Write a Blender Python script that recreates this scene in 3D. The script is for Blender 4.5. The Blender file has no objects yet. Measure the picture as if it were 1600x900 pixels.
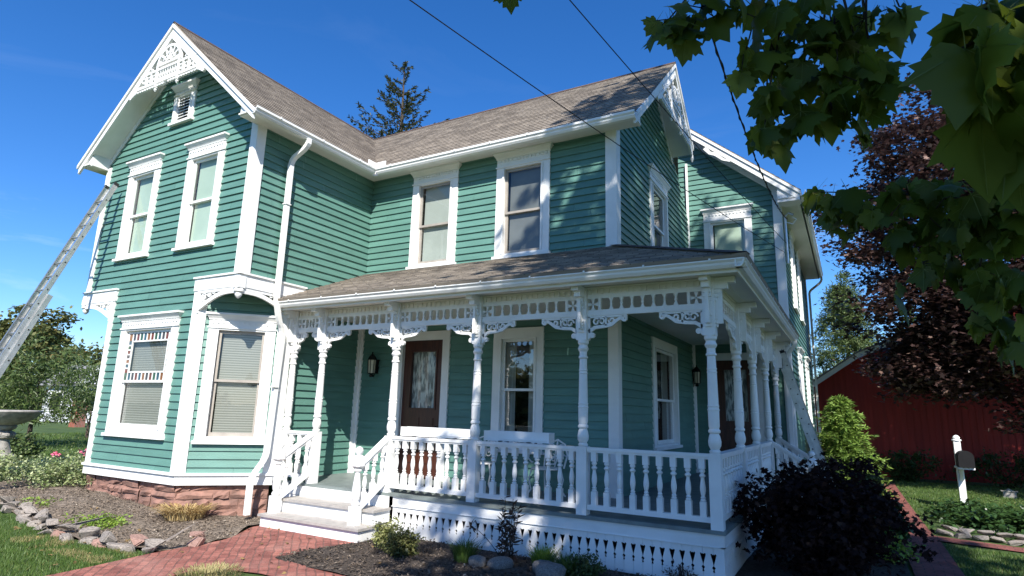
import bpy, bmesh, math, random
import numpy as np
from mathutils import Vector, Matrix, noise
from mathutils.geometry import delaunay_2d_cdt

# ------------------------------------------------------------------ camera, sky, sun, exposure
S = bpy.context.scene
COL = S.collection
cam = bpy.data.objects.new('camera', bpy.data.cameras.new('camera'))
COL.objects.link(cam)
RX, UP, FW = Vector((.8728, .48735, .02672)), Vector((.07632, -.19035, .97874)), Vector((-.48208, .85221, .20333))
CAM = Vector((8.8919, -6.3487, 1.8904))
cam.matrix_world = Matrix(((RX.x, UP.x, -FW.x, CAM.x), (RX.y, UP.y, -FW.y, CAM.y), (RX.z, UP.z, -FW.z, CAM.z), (0, 0, 0, 1)))
cam.data.sensor_width = 36
cam.data.lens = 932.12 * 36 / 1600
cam.data.clip_start = .05
cam.data.clip_end = 3000
S.camera = cam

SUN = Vector((.70, -1, 1.10)).normalized()
SUN_EL = math.asin(SUN.z)
w = bpy.data.worlds.new('World')
S.world = w
w.use_nodes = True
nt = w.node_tree
N, L = nt.nodes, nt.links
bg = N['Background']
sky = N.new('ShaderNodeTexSky')
sky.sky_type = 'NISHITA'
sky.sun_disc = False
sky.sun_elevation = SUN_EL
sky.sun_rotation = math.atan2(SUN.x, SUN.y)
sky.altitude = 300
sky.air_density = 1.0
sky.dust_density = .35
sky.ozone_density = 3.0
tc = N.new('ShaderNodeTexCoord')
mp = N.new('ShaderNodeMapping')
mp.inputs['Scale'].default_value = (1.0, 1.0, 4.0)
mp.inputs['Rotation'].default_value = (0, .12, .5)
nz = N.new('ShaderNodeTexNoise')
nz.inputs['Scale'].default_value = 2.6
nz.inputs['Detail'].default_value = 7
nz.inputs['Roughness'].default_value = .58
nz.inputs['Distortion'].default_value = .6
rp = N.new('ShaderNodeValToRGB')
rp.color_ramp.elements[0].position = .55
rp.color_ramp.elements[0].color = (0, 0, 0, 1)
rp.color_ramp.elements[1].position = .85
rp.color_ramp.elements[1].color = (.22, .22, .22, 1)
hs = N.new('ShaderNodeHueSaturation')
hs.inputs['Saturation'].default_value = 1.3
hs.inputs['Value'].default_value = 1.0
mx = N.new('ShaderNodeMixRGB')
mx.inputs['Color2'].default_value = (7.5, 8.2, 9.2, 1)
L.new(tc.outputs['Generated'], mp.inputs['Vector'])
L.new(mp.outputs['Vector'], nz.inputs['Vector'])
L.new(nz.outputs['Fac'], rp.inputs['Fac'])
L.new(sky.outputs['Color'], hs.inputs['Color'])
tn = N.new('ShaderNodeMixRGB')
tn.blend_type = 'MULTIPLY'
tn.inputs['Fac'].default_value = 1
tn.inputs['Color2'].default_value = (.76, .88, 1.10, 1)
L.new(hs.outputs['Color'], tn.inputs['Color1'])
L.new(tn.outputs['Color'], mx.inputs['Color1'])
sx = N.new('ShaderNodeSeparateXYZ')
el = N.new('ShaderNodeMapRange')
el.inputs['From Min'].default_value = .22
el.inputs['From Max'].default_value = .46
el.inputs['To Min'].default_value = 1.5
el.inputs['To Max'].default_value = .12
cm = N.new('ShaderNodeMath')
cm.operation = 'MULTIPLY'
L.new(tc.outputs['Generated'], sx.inputs[0])
L.new(sx.outputs['Z'], el.inputs['Value'])
L.new(rp.outputs['Color'], cm.inputs[0])
L.new(el.outputs['Result'], cm.inputs[1])
L.new(cm.outputs[0], mx.inputs['Fac'])
L.new(mx.outputs['Color'], bg.inputs['Color'])
bg.inputs['Strength'].default_value = .105

sun = bpy.data.objects.new('sun', bpy.data.lights.new('sun', 'SUN'))
COL.objects.link(sun)
sun.data.energy = 4.9
sun.data.angle = math.radians(.5)
sun.data.color = (1, .95, .87)
sun.rotation_euler = SUN.to_track_quat('Z', 'Y').to_euler()
sun.location = (20, -30, 40)
S.view_settings.view_transform = 'Standard'
S.view_settings.look = 'None'
S.view_settings.exposure = 0.80
S.view_settings.gamma = 1
S.cycles.max_bounces = 8
S.cycles.transparent_max_bounces = 12

random.seed(4)
rng = np.random.default_rng(7)
PI = math.pi
DEPTH = math.radians

# ------------------------------------------------------------------ materials
MATS = {}


def new_mat(name):
    m = bpy.data.materials.new(name)
    m.use_nodes = True
    MATS[name] = m
    n = m.node_tree
    return m, n.nodes, n.links, n.nodes['Principled BSDF']


def pm(name, c1, c2=None, rough=.6, scale=6, bump=0, bscale=40, metal=0, spec=.4, detail=4, stretch=(1, 1, 1), lo=.35, hi=.65, island=0):
    m, n, l, b = new_mat(name)
    c2 = c2 or tuple(x * .85 for x in c1)
    t = n.new('ShaderNodeTexCoord')
    mp = n.new('ShaderNodeMapping')
    mp.inputs['Scale'].default_value = stretch
    z = n.new('ShaderNodeTexNoise')
    z.inputs['Scale'].default_value = scale
    z.inputs['Detail'].default_value = detail
    r = n.new('ShaderNodeValToRGB')
    r.color_ramp.elements[0].position, r.color_ramp.elements[1].position = lo, hi
    r.color_ramp.elements[0].color, r.color_ramp.elements[1].color = (*c2, 1), (*c1, 1)
    l.new(t.outputs['Object'], mp.inputs['Vector'])
    l.new(mp.outputs['Vector'], z.inputs['Vector'])
    l.new(z.outputs['Fac'], r.inputs['Fac'])
    if island:
        ge = n.new('ShaderNodeNewGeometry')
        mr = n.new('ShaderNodeMapRange')
        mr.inputs['To Min'].default_value = 1 - island
        mr.inputs['To Max'].default_value = 1 + island
        hv = n.new('ShaderNodeHueSaturation')
        l.new(ge.outputs['Random Per Island'], mr.inputs['Value'])
        l.new(mr.outputs['Result'], hv.inputs['Value'])
        l.new(r.outputs['Color'], hv.inputs['Color'])
        l.new(hv.outputs['Color'], b.inputs['Base Color'])
    else:
        l.new(r.outputs['Color'], b.inputs['Base Color'])
    b.inputs['Roughness'].default_value = rough
    b.inputs['Metallic'].default_value = metal
    b.inputs['Specular IOR Level'].default_value = spec
    if bump:
        z2 = n.new('ShaderNodeTexNoise')
        z2.inputs['Scale'].default_value = bscale
        z2.inputs['Detail'].default_value = 5
        bp = n.new('ShaderNodeBump')
        bp.inputs['Strength'].default_value = bump
        bp.inputs['Distance'].default_value = .02
        l.new(mp.outputs['Vector'], z2.inputs['Vector'])
        l.new(z2.outputs['Fac'], bp.inputs['Height'])
        l.new(bp.outputs['Normal'], b.inputs['Normal'])
    return m


def leaf_mat(name, c1, c2, trans=.35, rough=.45, c3=None, spec=.35):
    m, n, l, b = new_mat(name)
    g = n.new('ShaderNodeNewGeometry')
    r = n.new('ShaderNodeValToRGB')
    r.color_ramp.elements[0].color, r.color_ramp.elements[1].color = (*c1, 1), (*c2, 1)
    if c3:
        e = r.color_ramp.elements.new(.93)
        e.color = (*c2, 1)
        r.color_ramp.elements[2].color = (*c3, 1)
    l.new(g.outputs['Random Per Island'], r.inputs['Fac'])
    l.new(r.outputs['Color'], b.inputs['Base Color'])
    b.inputs['Roughness'].default_value = rough
    b.inputs['Specular IOR Level'].default_value = spec
    t = n.new('ShaderNodeBsdfTranslucent')
    hue = n.new('ShaderNodeHueSaturation')
    hue.inputs['Value'].default_value = 1.3
    hue.inputs['Hue'].default_value = .485
    l.new(r.outputs['Color'], hue.inputs['Color'])
    l.new(hue.outputs['Color'], t.inputs['Color'])
    mix = n.new('ShaderNodeMixShader')
    mix.inputs['Fac'].default_value = trans
    l.new(b.outputs['BSDF'], mix.inputs[1])
    l.new(t.outputs['BSDF'], mix.inputs[2])
    l.new(mix.outputs['Shader'], n['Material Output'].inputs['Surface'])
    return m


def brick_mat(name, c1, c2, mortar, bw, bh, ms=.01, rough=.85, bump=.5, uv=False, noise_mix=.5, offset=.5, nscale=3, patch=None, rot=0):
    m, n, l, b = new_mat(name)
    t = n.new('ShaderNodeTexCoord')
    src = t.outputs['UV' if uv else 'Object']
    if rot:
        mp = n.new('ShaderNodeMapping')
        mp.inputs['Rotation'].default_value = (0, 0, rot)
        l.new(src, mp.inputs['Vector'])
        src = mp.outputs['Vector']
    # a little wander so that courses are not ruler straight
    wz = n.new('ShaderNodeTexNoise')
    wz.inputs['Scale'].default_value = 2.5
    wz.inputs['Detail'].default_value = 2
    l.new(src, wz.inputs['Vector'])
    ad = n.new('ShaderNodeMixRGB')
    ad.blend_type = 'LINEAR_LIGHT'
    ad.inputs['Fac'].default_value = .045
    l.new(src, ad.inputs['Color1'])
    l.new(wz.outputs['Color'], ad.inputs['Color2'])
    k = n.new('ShaderNodeTexBrick')
    k.offset = offset
    k.inputs['Color1'].default_value = (*c1, 1)
    k.inputs['Color2'].default_value = (*c2, 1)
    k.inputs['Mortar'].default_value = (*mortar, 1)
    k.inputs['Scale'].default_value = 1
    k.inputs['Brick Width'].default_value = bw
    k.inputs['Row Height'].default_value = bh
    k.inputs['Mortar Size'].default_value = ms
    k.inputs['Mortar Smooth'].default_value = .3
    l.new(ad.outputs['Color'], k.inputs['Vector'])
    z = n.new('ShaderNodeTexNoise')
    z.inputs['Scale'].default_value = nscale
    z.inputs['Detail'].default_value = 6
    z.inputs['Roughness'].default_value = .65
    l.new(src, z.inputs['Vector'])
    mixc = n.new('ShaderNodeMixRGB')
    mixc.blend_type = 'OVERLAY'
    mixc.inputs['Fac'].default_value = noise_mix
    l.new(k.outputs['Color'], mixc.inputs['Color1'])
    l.new(z.outputs['Fac'], mixc.inputs['Color2'])
    out = mixc.outputs['Color']
    if patch:
        z3 = n.new('ShaderNodeTexNoise')
        z3.inputs['Scale'].default_value = 1.3
        z3.inputs['Detail'].default_value = 5
        l.new(src, z3.inputs['Vector'])
        r3 = n.new('ShaderNodeValToRGB')
        r3.color_ramp.elements[0].position = .5
        r3.color_ramp.elements[1].position = .72
        m3 = n.new('ShaderNodeMixRGB')
        m3.inputs['Color2'].default_value = (*patch, 1)
        l.new(z3.outputs['Fac'], r3.inputs['Fac'])
        sc = n.new('ShaderNodeMath')
        sc.operation = 'MULTIPLY'
        sc.inputs[1].default_value = .55
        l.new(r3.outputs['Color'], sc.inputs[0])
        l.new(sc.outputs[0], m3.inputs['Fac'])
        l.new(out, m3.inputs['Color1'])
        out = m3.outputs['Color']
    l.new(out, b.inputs['Base Color'])
    b.inputs['Roughness'].default_value = rough
    b.inputs['Specular IOR Level'].default_value = .2
    z2 = n.new('ShaderNodeTexNoise')
    z2.inputs['Scale'].default_value = 30
    l.new(src, z2.inputs['Vector'])
    h = n.new('ShaderNodeMath')
    h.operation = 'MULTIPLY_ADD'
    h.inputs[1].default_value = -1
    l.new(k.outputs['Fac'], h.inputs[0])
    l.new(z2.outputs['Fac'], h.inputs[2])
    bp = n.new('ShaderNodeBump')
    bp.inputs['Strength'].default_value = bump
    bp.inputs['Distance'].default_value = .012
    l.new(h.outputs[0], bp.inputs['Height'])
    l.new(bp.outputs['Normal'], b.inputs['Normal'])
    return m


def glass_mat(name, tint=(.9, .93, .92), base=.06):
    m, n, l, b = new_mat(name)
    n.remove(b)
    tr = n.new('ShaderNodeBsdfTransparent')
    tr.inputs['Color'].default_value = (*tint, 1)
    gl = n.new('ShaderNodeBsdfGlossy')
    gl.inputs['Roughness'].default_value = .02
    zt = n.new('ShaderNodeTexNoise')
    zt.inputs['Scale'].default_value = 1.6
    tcx = n.new('ShaderNodeTexCoord')
    bp = n.new('ShaderNodeBump')
    bp.inputs['Strength'].default_value = .04
    bp.inputs['Distance'].default_value = .05
    l.new(tcx.outputs['Object'], zt.inputs['Vector'])
    l.new(zt.outputs['Fac'], bp.inputs['Height'])
    l.new(bp.outputs['Normal'], gl.inputs['Normal'])
    lw = n.new('ShaderNodeLayerWeight')
    lw.inputs['Blend'].default_value = .5
    pw = n.new('ShaderNodeMath')
    pw.operation = 'POWER'
    pw.inputs[1].default_value = 4
    l.new(lw.outputs['Facing'], pw.inputs[0])
    ad = n.new('ShaderNodeMath')
    ad.operation = 'MULTIPLY_ADD'
    ad.inputs[1].default_value = .9
    ad.inputs[2].default_value = base
    l.new(pw.outputs[0], ad.inputs[0])
    mix = n.new('ShaderNodeMixShader')
    l.new(ad.outputs[0], mix.inputs['Fac'])
    l.new(tr.outputs[0], mix.inputs[1])
    l.new(gl.outputs[0], mix.inputs[2])
    l.new(mix.outputs[0], n['Material Output'].inputs['Surface'])
    return m


pm('teal_paint', (.110, .238, .198), (.095, .206, .171), island=.07, rough=.45, scale=2.2, detail=7, bump=.12, bscale=25, stretch=(1, 1, 6), spec=.35)
pm('white_paint', (.80, .80, .785), (.69, .69, .67), rough=.45, scale=1.7, detail=9, lo=.28, hi=.52, bump=.10, bscale=22, spec=.35)
pm('soffit_paint', (.76, .755, .72), (.71, .70, .67), rough=.55, scale=2, bump=.05)
pm('porch_floor_paint', (.20, .235, .225), (.15, .175, .17), rough=.5, scale=5, bump=.1)
pm('tread_paint', (.40, .375, .345), (.32, .30, .28), rough=.6, scale=9, bump=.15)
pm('gutter_paint', (.82, .82, .80), (.78, .78, .76), rough=.3, scale=2, spec=.5)
pm('door_wood', (.085, .026, .014), (.05, .014, .008), rough=.3, scale=5, stretch=(8, 8, .8), spec=.5)
pm('black_iron', (.015, .015, .016), (.01, .01, .01), rough=.4, metal=.4)
pm('lamp_glass', (.55, .52, .40), (.45, .43, .33), rough=.2)
pm('shade_cloth', (.46, .56, .46), (.41, .51, .41), rough=.8, scale=2)
pm('grey_shade_cloth', (.40, .43, .40), (.36, .39, .36), rough=.8, scale=2)
pm('tree_shaded_cloth', (.17, .18, .18), (.13, .14, .14), rough=.8, scale=2)  # grey blind cloth darkened to paint in the tree shade on one window
pm('dark_room', (.012, .012, .012), (.008, .008, .008), rough=.9)  # near-black colour standing in for the darkness of unlit interiors
pm('curtain', (.5, .52, .48), (.3, .32, .30), rough=.9, scale=9, stretch=(3, 3, .05))
pm('lace', (.62, .64, .62), (.16, .17, .17), rough=.8, scale=16, stretch=(1.6, 1, .35), lo=.42, hi=.58)
pm('sash_grey', (.36, .33, .29), (.30, .27, .24), rough=.5)
pm('aluminium', (.62, .62, .61), (.50, .50, .49), rough=.36, metal=.85, scale=8)
pm('yellowed_rail', (.62, .55, .38), (.50, .46, .34), rough=.5)
pm('dark_rubber', (.02, .02, .02), rough=.8)
pm('sandstone', (.33, .18, .14), (.17, .10, .08), rough=.9, scale=5, bump=.7, bscale=14, detail=7)
pm('grey_stone', (.33, .29, .255), (.18, .158, .14), rough=.9, scale=5, bump=.3, bscale=9)
pm('red_stone', (.34, .21, .17), (.22, .13, .105), rough=.9, scale=5, bump=.3, bscale=9)
pm('river_stone', (.22, .20, .18), (.10, .095, .09), rough=.75, scale=9, bump=.35, bscale=20)
pm('concrete', (.36, .34, .31), (.20, .19, .175), rough=.85, scale=10, bump=.35)
pm('bowl_stone', (.36, .34, .32), (.22, .21, .20), rough=.7, scale=9, bump=.3)
pm('lead', (.02, .02, .02), rough=.5)
pm('bark', (.10, .075, .055), (.045, .035, .028), rough=.95, scale=10, bump=.8, stretch=(3, 3, .6))
pm('twig', (.035, .025, .018), (.02, .016, .012), rough=.9, scale=10)
pm('barn_red', (.32, .026, .019), (.23, .018, .013), rough=.7, scale=1.5, bump=.25, bscale=8, stretch=(6, 6, .4))
pm('wire', (.008, .008, .009), rough=.6)
pm('grass_ground', (.062, .105, .022), (.035, .066, .014), rough=.95, scale=1.2, bump=.6, bscale=60, detail=8)
pm('mulch', (.085, .066, .053), (.028, .022, .018), rough=.98, scale=26, bump=1, bscale=45, detail=8)
pm('dry_soil', (.24, .19, .145), (.085, .068, .053), rough=.98, scale=17, bump=1, bscale=45, detail=8)
pm('far_wall', (.62, .64, .68), rough=.7)
pm('far_roof', (.25, .25, .26), rough=.8)
pm('mailbox_black', (.015, .015, .016), rough=.65, spec=.12)
pm('pink_petal', (.75, .16, .30), (.62, .12, .24), rough=.6)
brick_mat('brick_path', (.34, .135, .105), (.20, .075, .062), (.17, .085, .07), .21, .105, ms=.009, noise_mix=.8, bump=.8, patch=(.40, .22, .18), rot=.75, nscale=7)
brick_mat('brick_path_straight', (.25, .095, .078), (.20, .07, .06), (.09, .06, .052), .21, .105, ms=.007, noise_mix=.6, bump=.5)
brick_mat('shingles', (.30, .26, .215), (.175, .15, .125), (.10, .088, .074), .30, .135, ms=.008, uv=True, noise_mix=.75, bump=.45, nscale=5)
brick_mat('red_brick', (.32, .10, .06), (.26, .08, .05), (.3, .27, .24), .21, .075, ms=.012)
glass_mat('glass')
glass_mat('mirror_glass', base=.22)
leaf_mat('maple_leaf', (.052, .082, .009), (.105, .148, .018), trans=.5, rough=.5, c3=(.15, .19, .028))
leaf_mat('leaf_vein', (.11, .15, .04), (.14, .18, .05), trans=.4, rough=.5)
leaf_mat('purple_leaf', (.026, .016, .017), (.10, .058, .05), trans=.2, rough=.36, c3=(.27, .18, .14))  # the few palest leaves are coloured as if caught by the sun
leaf_mat('ninebark_leaf', (.010, .006, .007), (.040, .020, .017), trans=.15, rough=.7, c3=(.09, .05, .035), spec=.08)
leaf_mat('pine_leaf', (.06, .105, .03), (.15, .19, .07), trans=.25, rough=.6)
leaf_mat('spruce_leaf', (.045, .060, .022), (.10, .105, .04), trans=.15, rough=.6, c3=(.17, .12, .05))
leaf_mat('cedar_leaf', (.10, .19, .035), (.24, .34, .07), trans=.25, rough=.5)
leaf_mat('bush_leaf', (.030, .058, .016), (.095, .125, .038), trans=.25, rough=.5)
leaf_mat('apple_leaf', (.05, .085, .022), (.125, .175, .055), trans=.3, rough=.45, c3=(.22, .25, .12))
leaf_mat('far_leaf', (.065, .085, .025), (.15, .155, .05), trans=.25, rough=.6, c3=(.21, .15, .05))
leaf_mat('cream_leaf', (.13, .16, .04), (.36, .36, .15), trans=.25, rough=.5, c3=(.70, .66, .42))
leaf_mat('olive_leaf', (.055, .075, .02), (.15, .15, .055), trans=.25, rough=.5)
leaf_mat('euonymus_leaf', (.12, .19, .05), (.42, .46, .24), trans=.25, rough=.4, c3=(.72, .74, .52))
leaf_mat('ivy_leaf', (.020, .048, .014), (.055, .11, .03), trans=.25, rough=.35)
leaf_mat('lime_leaf', (.12, .22, .025), (.26, .36, .06), trans=.3, rough=.5)
leaf_mat('straw', (.36, .25, .10), (.55, .42, .20), trans=.2, rough=.8, c3=(.24, .22, .06))
leaf_mat('grass_blade', (.050, .10, .018), (.12, .19, .045), trans=.3, rough=.5, c3=(.26, .24, .09))
leaf_mat('dry_grass', (.22, .19, .08), (.38, .33, .16), trans=.2, rough=.8, c3=(.10, .16, .03))
leaf_mat('bronze_leaf', (.035, .020, .014), (.075, .045, .028), trans=.2, rough=.4, c3=(.06, .08, .03))
leaf_mat('chip', (.035, .026, .020), (.13, .10, .076), trans=0, rough=.95, c3=(.30, .25, .2))
leaf_mat('crumb', (.09, .07, .053), (.24, .19, .145), trans=0, rough=.95, c3=(.42, .36, .29))
for nm, c in (('stain_blue', (.03, .09, .13)), ('stain_red', (.15, .035, .025)), ('stain_green', (.025, .09, .055)), ('stain_amber', (.22, .095, .04)), ('stain_smoke', (.05, .05, .06))):
    pm(nm, c, rough=.12, spec=.6)

# blinds: slats and the shade between them painted in bands of colour, plus a bump
m_, n_, l_, b_ = new_mat('mini_blind')
t_ = n_.new('ShaderNodeTexCoord')
wv = n_.new('ShaderNodeTexWave')
wv.bands_direction = 'Z'
wv.wave_profile = 'SAW'
wv.inputs['Scale'].default_value = 7.5
wv.inputs['Distortion'].default_value = .15
l_.new(t_.outputs['Object'], wv.inputs['Vector'])
r_ = n_.new('ShaderNodeValToRGB')
r_.color_ramp.elements[0].color = (.15, .15, .135, 1)
r_.color_ramp.elements[1].color = (.42, .42, .38, 1)
l_.new(wv.outputs['Fac'], r_.inputs['Fac'])
l_.new(r_.outputs['Color'], b_.inputs['Base Color'])
bp_ = n_.new('ShaderNodeBump')
bp_.inputs['Strength'].default_value = .5
bp_.inputs['Distance'].default_value = .01
l_.new(wv.outputs['Fac'], bp_.inputs['Height'])
l_.new(bp_.outputs['Normal'], b_.inputs['Normal'])


# ------------------------------------------------------------------ mesh helpers
class Fr:
    """wall frame: u along the wall (to the right seen from outside), n outward, z up"""
    def __init__(s, o, ang):
        s.o = Vector(o)
        s.U = Vector((math.cos(ang), math.sin(ang), 0))
        s.N = Vector((s.U.y, -s.U.x, 0))

    def __call__(s, u, n, z):
        return s.o + s.U * u + s.N * n + Vector((0, 0, z))


WORLD = Fr((0, 0, 0), 0)   # u=x, n=-y


class MB:
    def __init__(s):
        s.v, s.f, s.m, s.uv = [], [], [], []

    def face(s, pts, mi=0, uv=None):
        k = len(s.v)
        s.v += [tuple(p) for p in pts]
        s.f.append(tuple(range(k, k + len(pts))))
        s.m.append(mi)
        s.uv.append(uv)

    def idx(s, verts, faces, mi=0):
        k = len(s.v)
        s.v += [tuple(p) for p in verts]
        for f in faces:
            s.f.append(tuple(i + k for i in f))
            s.m.append(mi)
            s.uv.append(None)

    def box(s, x0, x1, y0, y1, z0, z1, mi=0):
        s.idx([(x0, y0, z0), (x1, y0, z0), (x1, y1, z0), (x0, y1, z0), (x0, y0, z1), (x1, y0, z1), (x1, y1, z1), (x0, y1, z1)],
              [(0, 3, 2, 1), (4, 5, 6, 7), (0, 1, 5, 4), (1, 2, 6, 5), (2, 3, 7, 6), (3, 0, 4, 7)], mi)

    def fbox(s, F, u0, u1, n0, n1, z0, z1, mi=0):
        c = [F(u, n, z) for z in (z0, z1) for (u, n) in ((u0, n0), (u1, n0), (u1, n1), (u0, n1))]
        s.idx(c, [(0, 3, 2, 1), (4, 5, 6, 7), (0, 1, 5, 4), (1, 2, 6, 5), (2, 3, 7, 6), (3, 0, 4, 7)], mi)

    def prism(s, F, poly, n0, n1, mi=0):
        k = len(poly)
        a = [F(u, n0, z) for u, z in poly]
        b = [F(u, n1, z) for u, z in poly]
        s.idx(a + b, [tuple(range(k))[::-1], tuple(range(k, 2 * k))] + [(i, (i + 1) % k, (i + 1) % k + k, i + k) for i in range(k)], mi)

    def ribbon(s, F, pts, wd, n0, n1, mi=0):
        """flat sawn strip following a 2D polyline; wd number or list"""
        k = len(pts)
        ws = wd if isinstance(wd, (list, tuple)) else [wd] * k
        Lp, Rp = [], []
        for i, (u, z) in enumerate(pts):
            p0, p1 = pts[max(0, i - 1)], pts[min(k - 1, i + 1)]
            d = Vector((p1[0] - p0[0], p1[1] - p0[1]))
            if d.length < 1e-9:
                d = Vector((1, 0))
            d.normalize()
            h = ws[i] / 2
            Lp.append((u - d.y * h, z + d.x * h))
            Rp.append((u + d.y * h, z - d.x * h))
        V = [F(*((u, n, z))) for n in (n0, n1) for (u, z) in Lp] + [F(u, n, z) for n in (n0, n1) for (u, z) in Rp]
        f = []
        for i in range(k - 1):
            a, b, c, d = i, i + 1, k + i + 1, k + i
            e, g, h, q = 2 * k + i, 2 * k + i + 1, 3 * k + i + 1, 3 * k + i
            f += [(a, b, g, e), (d, q, h, c), (a, d, c, b), (e, g, h, q)]
        f += [(0, 2 * k, 3 * k, k), (k - 1, 2 * k - 1, 4 * k - 1, 3 * k - 1)]
        s.idx(V, f, mi)

    def lathe(s, prof, c, seg=14, mi=0, sq=False, axis=None):
        """prof (r,z); axis matrix optional"""
        ring = []
        for r, z in prof:
            for i in range(seg):
                a = 2 * PI * (i + .5) / seg
                p = Vector((r * math.cos(a), r * math.sin(a), z))
                if axis:
                    p = axis @ p
                ring.append(Vector(c) + p)
        f = []
        for j in range(len(prof) - 1):
            for i in range(seg):
                f.append((j * seg + i, j * seg + (i + 1) % seg, (j + 1) * seg + (i + 1) % seg, (j + 1) * seg + i))
        f.append(tuple(range(seg))[::-1])
        f.append(tuple(range((len(prof) - 1) * seg, len(prof) * seg)))
        s.idx(ring, f, mi)

    def tube(s, pts, r, seg=8, mi=0):
        pts = [Vector(p) for p in pts]
        k = len(pts)
        rs = r if isinstance(r, (list, tuple)) else [r] * k
        ring = []
        up = None
        for i, p in enumerate(pts):
            d = (pts[min(k - 1, i + 1)] - pts[max(0, i - 1)])
            d = d.normalized() if d.length > 1e-9 else Vector((0, 0, 1))
            if up is None:
                up = d.orthogonal().normalized()
            up = (up - d * up.dot(d))
            up = up.normalized() if up.length > 1e-6 else d.orthogonal().normalized()
            q = d.cross(up)
            for j in range(seg):
                a = 2 * PI * j / seg
                ring.append(p + (up * math.cos(a) + q * math.sin(a)) * rs[i])
        f = []
        for j in range(k - 1):
            for i in range(seg):
                f.append((j * seg + i, j * seg + (i + 1) % seg, (j + 1) * seg + (i + 1) % seg, (j + 1) * seg + i))
        f.append(tuple(range(seg))[::-1])
        f.append(tuple(range((k - 1) * seg, k * seg)))
        s.idx(ring, f, mi)

    def rectsweep(s, pts, a, b, side, mi=0):
        """rectangular bar a (along side vector) x b along path"""
        pts = [Vector(p) for p in pts]
        k = len(pts)
        V = []
        sd = Vector(side).normalized()
        for i, p in enumerate(pts):
            d = (pts[min(k - 1, i + 1)] - pts[max(0, i - 1)]).normalized()
            q = d.cross(sd).normalized()
            for x, y in ((-1, -1), (1, -1), (1, 1), (-1, 1)):
                V.append(p + sd * (x * a / 2) + q * (y * b / 2))
        f = [(0, 1, 2, 3), (4 * k - 4, 4 * k - 3, 4 * k - 2, 4 * k - 1)]
        for j in range(k - 1):
            for i in range(4):
                f.append((j * 4 + i, j * 4 + (i + 1) % 4, (j + 1) * 4 + (i + 1) % 4, (j + 1) * 4 + i))
        s.idx(V, f, mi)

    def mesh(s, name, mats, smooth=False, recalc=True):
        me = bpy.data.meshes.new(name)
        me.from_pydata(s.v, [], s.f)
        for mm in (mats if isinstance(mats, (list, tuple)) else [mats]):
            me.materials.append(MATS[mm])
        me.polygons.foreach_set('material_index', s.m)
        if any(u is not None for u in s.uv):
            ul = me.uv_layers.new(name='UVMap')
            fl = []
            for f, u in zip(s.f, s.uv):
                for i in range(len(f)):
                    fl += list(u[i]) if u else [0, 0]
            ul.data.foreach_set('uv', fl)
        if recalc:
            bm = bmesh.new()
            bm.from_mesh(me)
            bmesh.ops.recalc_face_normals(bm, faces=bm.faces)
            bm.to_mesh(me)
            bm.free()
        if smooth:
            me.polygons.foreach_set('use_smooth', [True] * len(me.polygons))
            me.set_sharp_from_angle(angle=math.radians(38))
        me.update()
        return me

    def build(s, name, mats, parent=None, smooth=False, recalc=True):
        return link(name, s.mesh(name, mats, smooth, recalc), parent)


def link(name, me, parent=None):
    o = bpy.data.objects.new(name, me)
    COL.objects.link(o)
    if parent:
        o.parent = parent
        o.matrix_parent_inverse = parent.matrix_world.inverted() if False else Matrix.Translation(-parent.location)
    return o


def tag(o, label=None, cat=None, group=None, kind=None):
    if label:
        o['label'] = label
    if cat:
        o['category'] = cat
    if group:
        o['group'] = group
    if kind:
        o['kind'] = kind
    return o


def thing(name, loc, label, cat, group=None):
    o = bpy.data.objects.new(name, None)
    o.empty_display_size = .2
    COL.objects.link(o)
    o.location = loc
    return tag(o, label, cat, group)


def arc(cu, cz, r, a0, a1, k=10, ry=None):
    ry = ry or r
    return [(cu + r * math.cos(math.radians(a0 + (a1 - a0) * i / k)), cz + ry * math.sin(math.radians(a0 + (a1 - a0) * i / k))) for i in range(k + 1)]


def spiral(cu, cz, r0, r1, a0, a1, k=14):
    return [(cu + (r0 + (r1 - r0) * i / k) * math.cos(math.radians(a0 + (a1 - a0) * i / k)), cz + (r0 + (r1 - r0) * i / k) * math.sin(math.radians(a0 + (a1 - a0) * i / k))) for i in range(k + 1)]


def sstep(t):
    t = min(1, max(0, t))
    return t * t * (3 - 2 * t)


def gh(x, y):
    """ground height: a gentle rise towards the left of the house"""
    return .22 * sstep((.2 - x) / 3.6) * sstep((y + 2.0) / 1.1)


# ------------------------------------------------------------------ leaves
def maple_leaf(veins=True):
    R_ = [(.12, -.06), (.27, -.10), (.36, -.02), (.33, .07), (.57, .14), (.49, .23), (.68, .47), (.51, .45), (.43, .56), (.31, .51), (.33, .73), (.18, .73)]
    mid = [(0, 0), (0, .25), (0, .5), (0, .75), (0, 1)]
    k = len(mid)
    pts = mid + R_ + [(-x, y) for x, y in R_]
    r0, l0 = k, k + len(R_)
    F_ = []
    for o in (r0, l0):
        q = [[0, o, o + 1, o + 2, o + 3, 1], [1, o + 3, o + 4, o + 5, 2], [2, o + 5, o + 6, o + 7, o + 8, o + 9, 3], [3, o + 9, o + 10, o + 11, 4]]
        F_ += [f if o == r0 else f[::-1] for f in q]
    mi = [0] * len(F_)
    if veins:
        for tx, ty in ((0, .95), (.58, .43), (-.58, .43), (.48, .12), (-.48, .12), (0, -.55)):
            a = math.hypot(tx, ty)
            nx, ny = -ty / a * .013, tx / a * .013
            o = len(pts)
            pts += [(nx, ny), (-nx, -ny), (tx - nx * .3, ty - ny * .3), (tx + nx * .3, ty + ny * .3)]
            F_.append([o, o + 1, o + 2, o + 3])
            mi.append(1)
    return {'pts': pts, 'faces': F_, 'mi': mi, 'lift': len(mid) + 2 * len(R_)}


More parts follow.
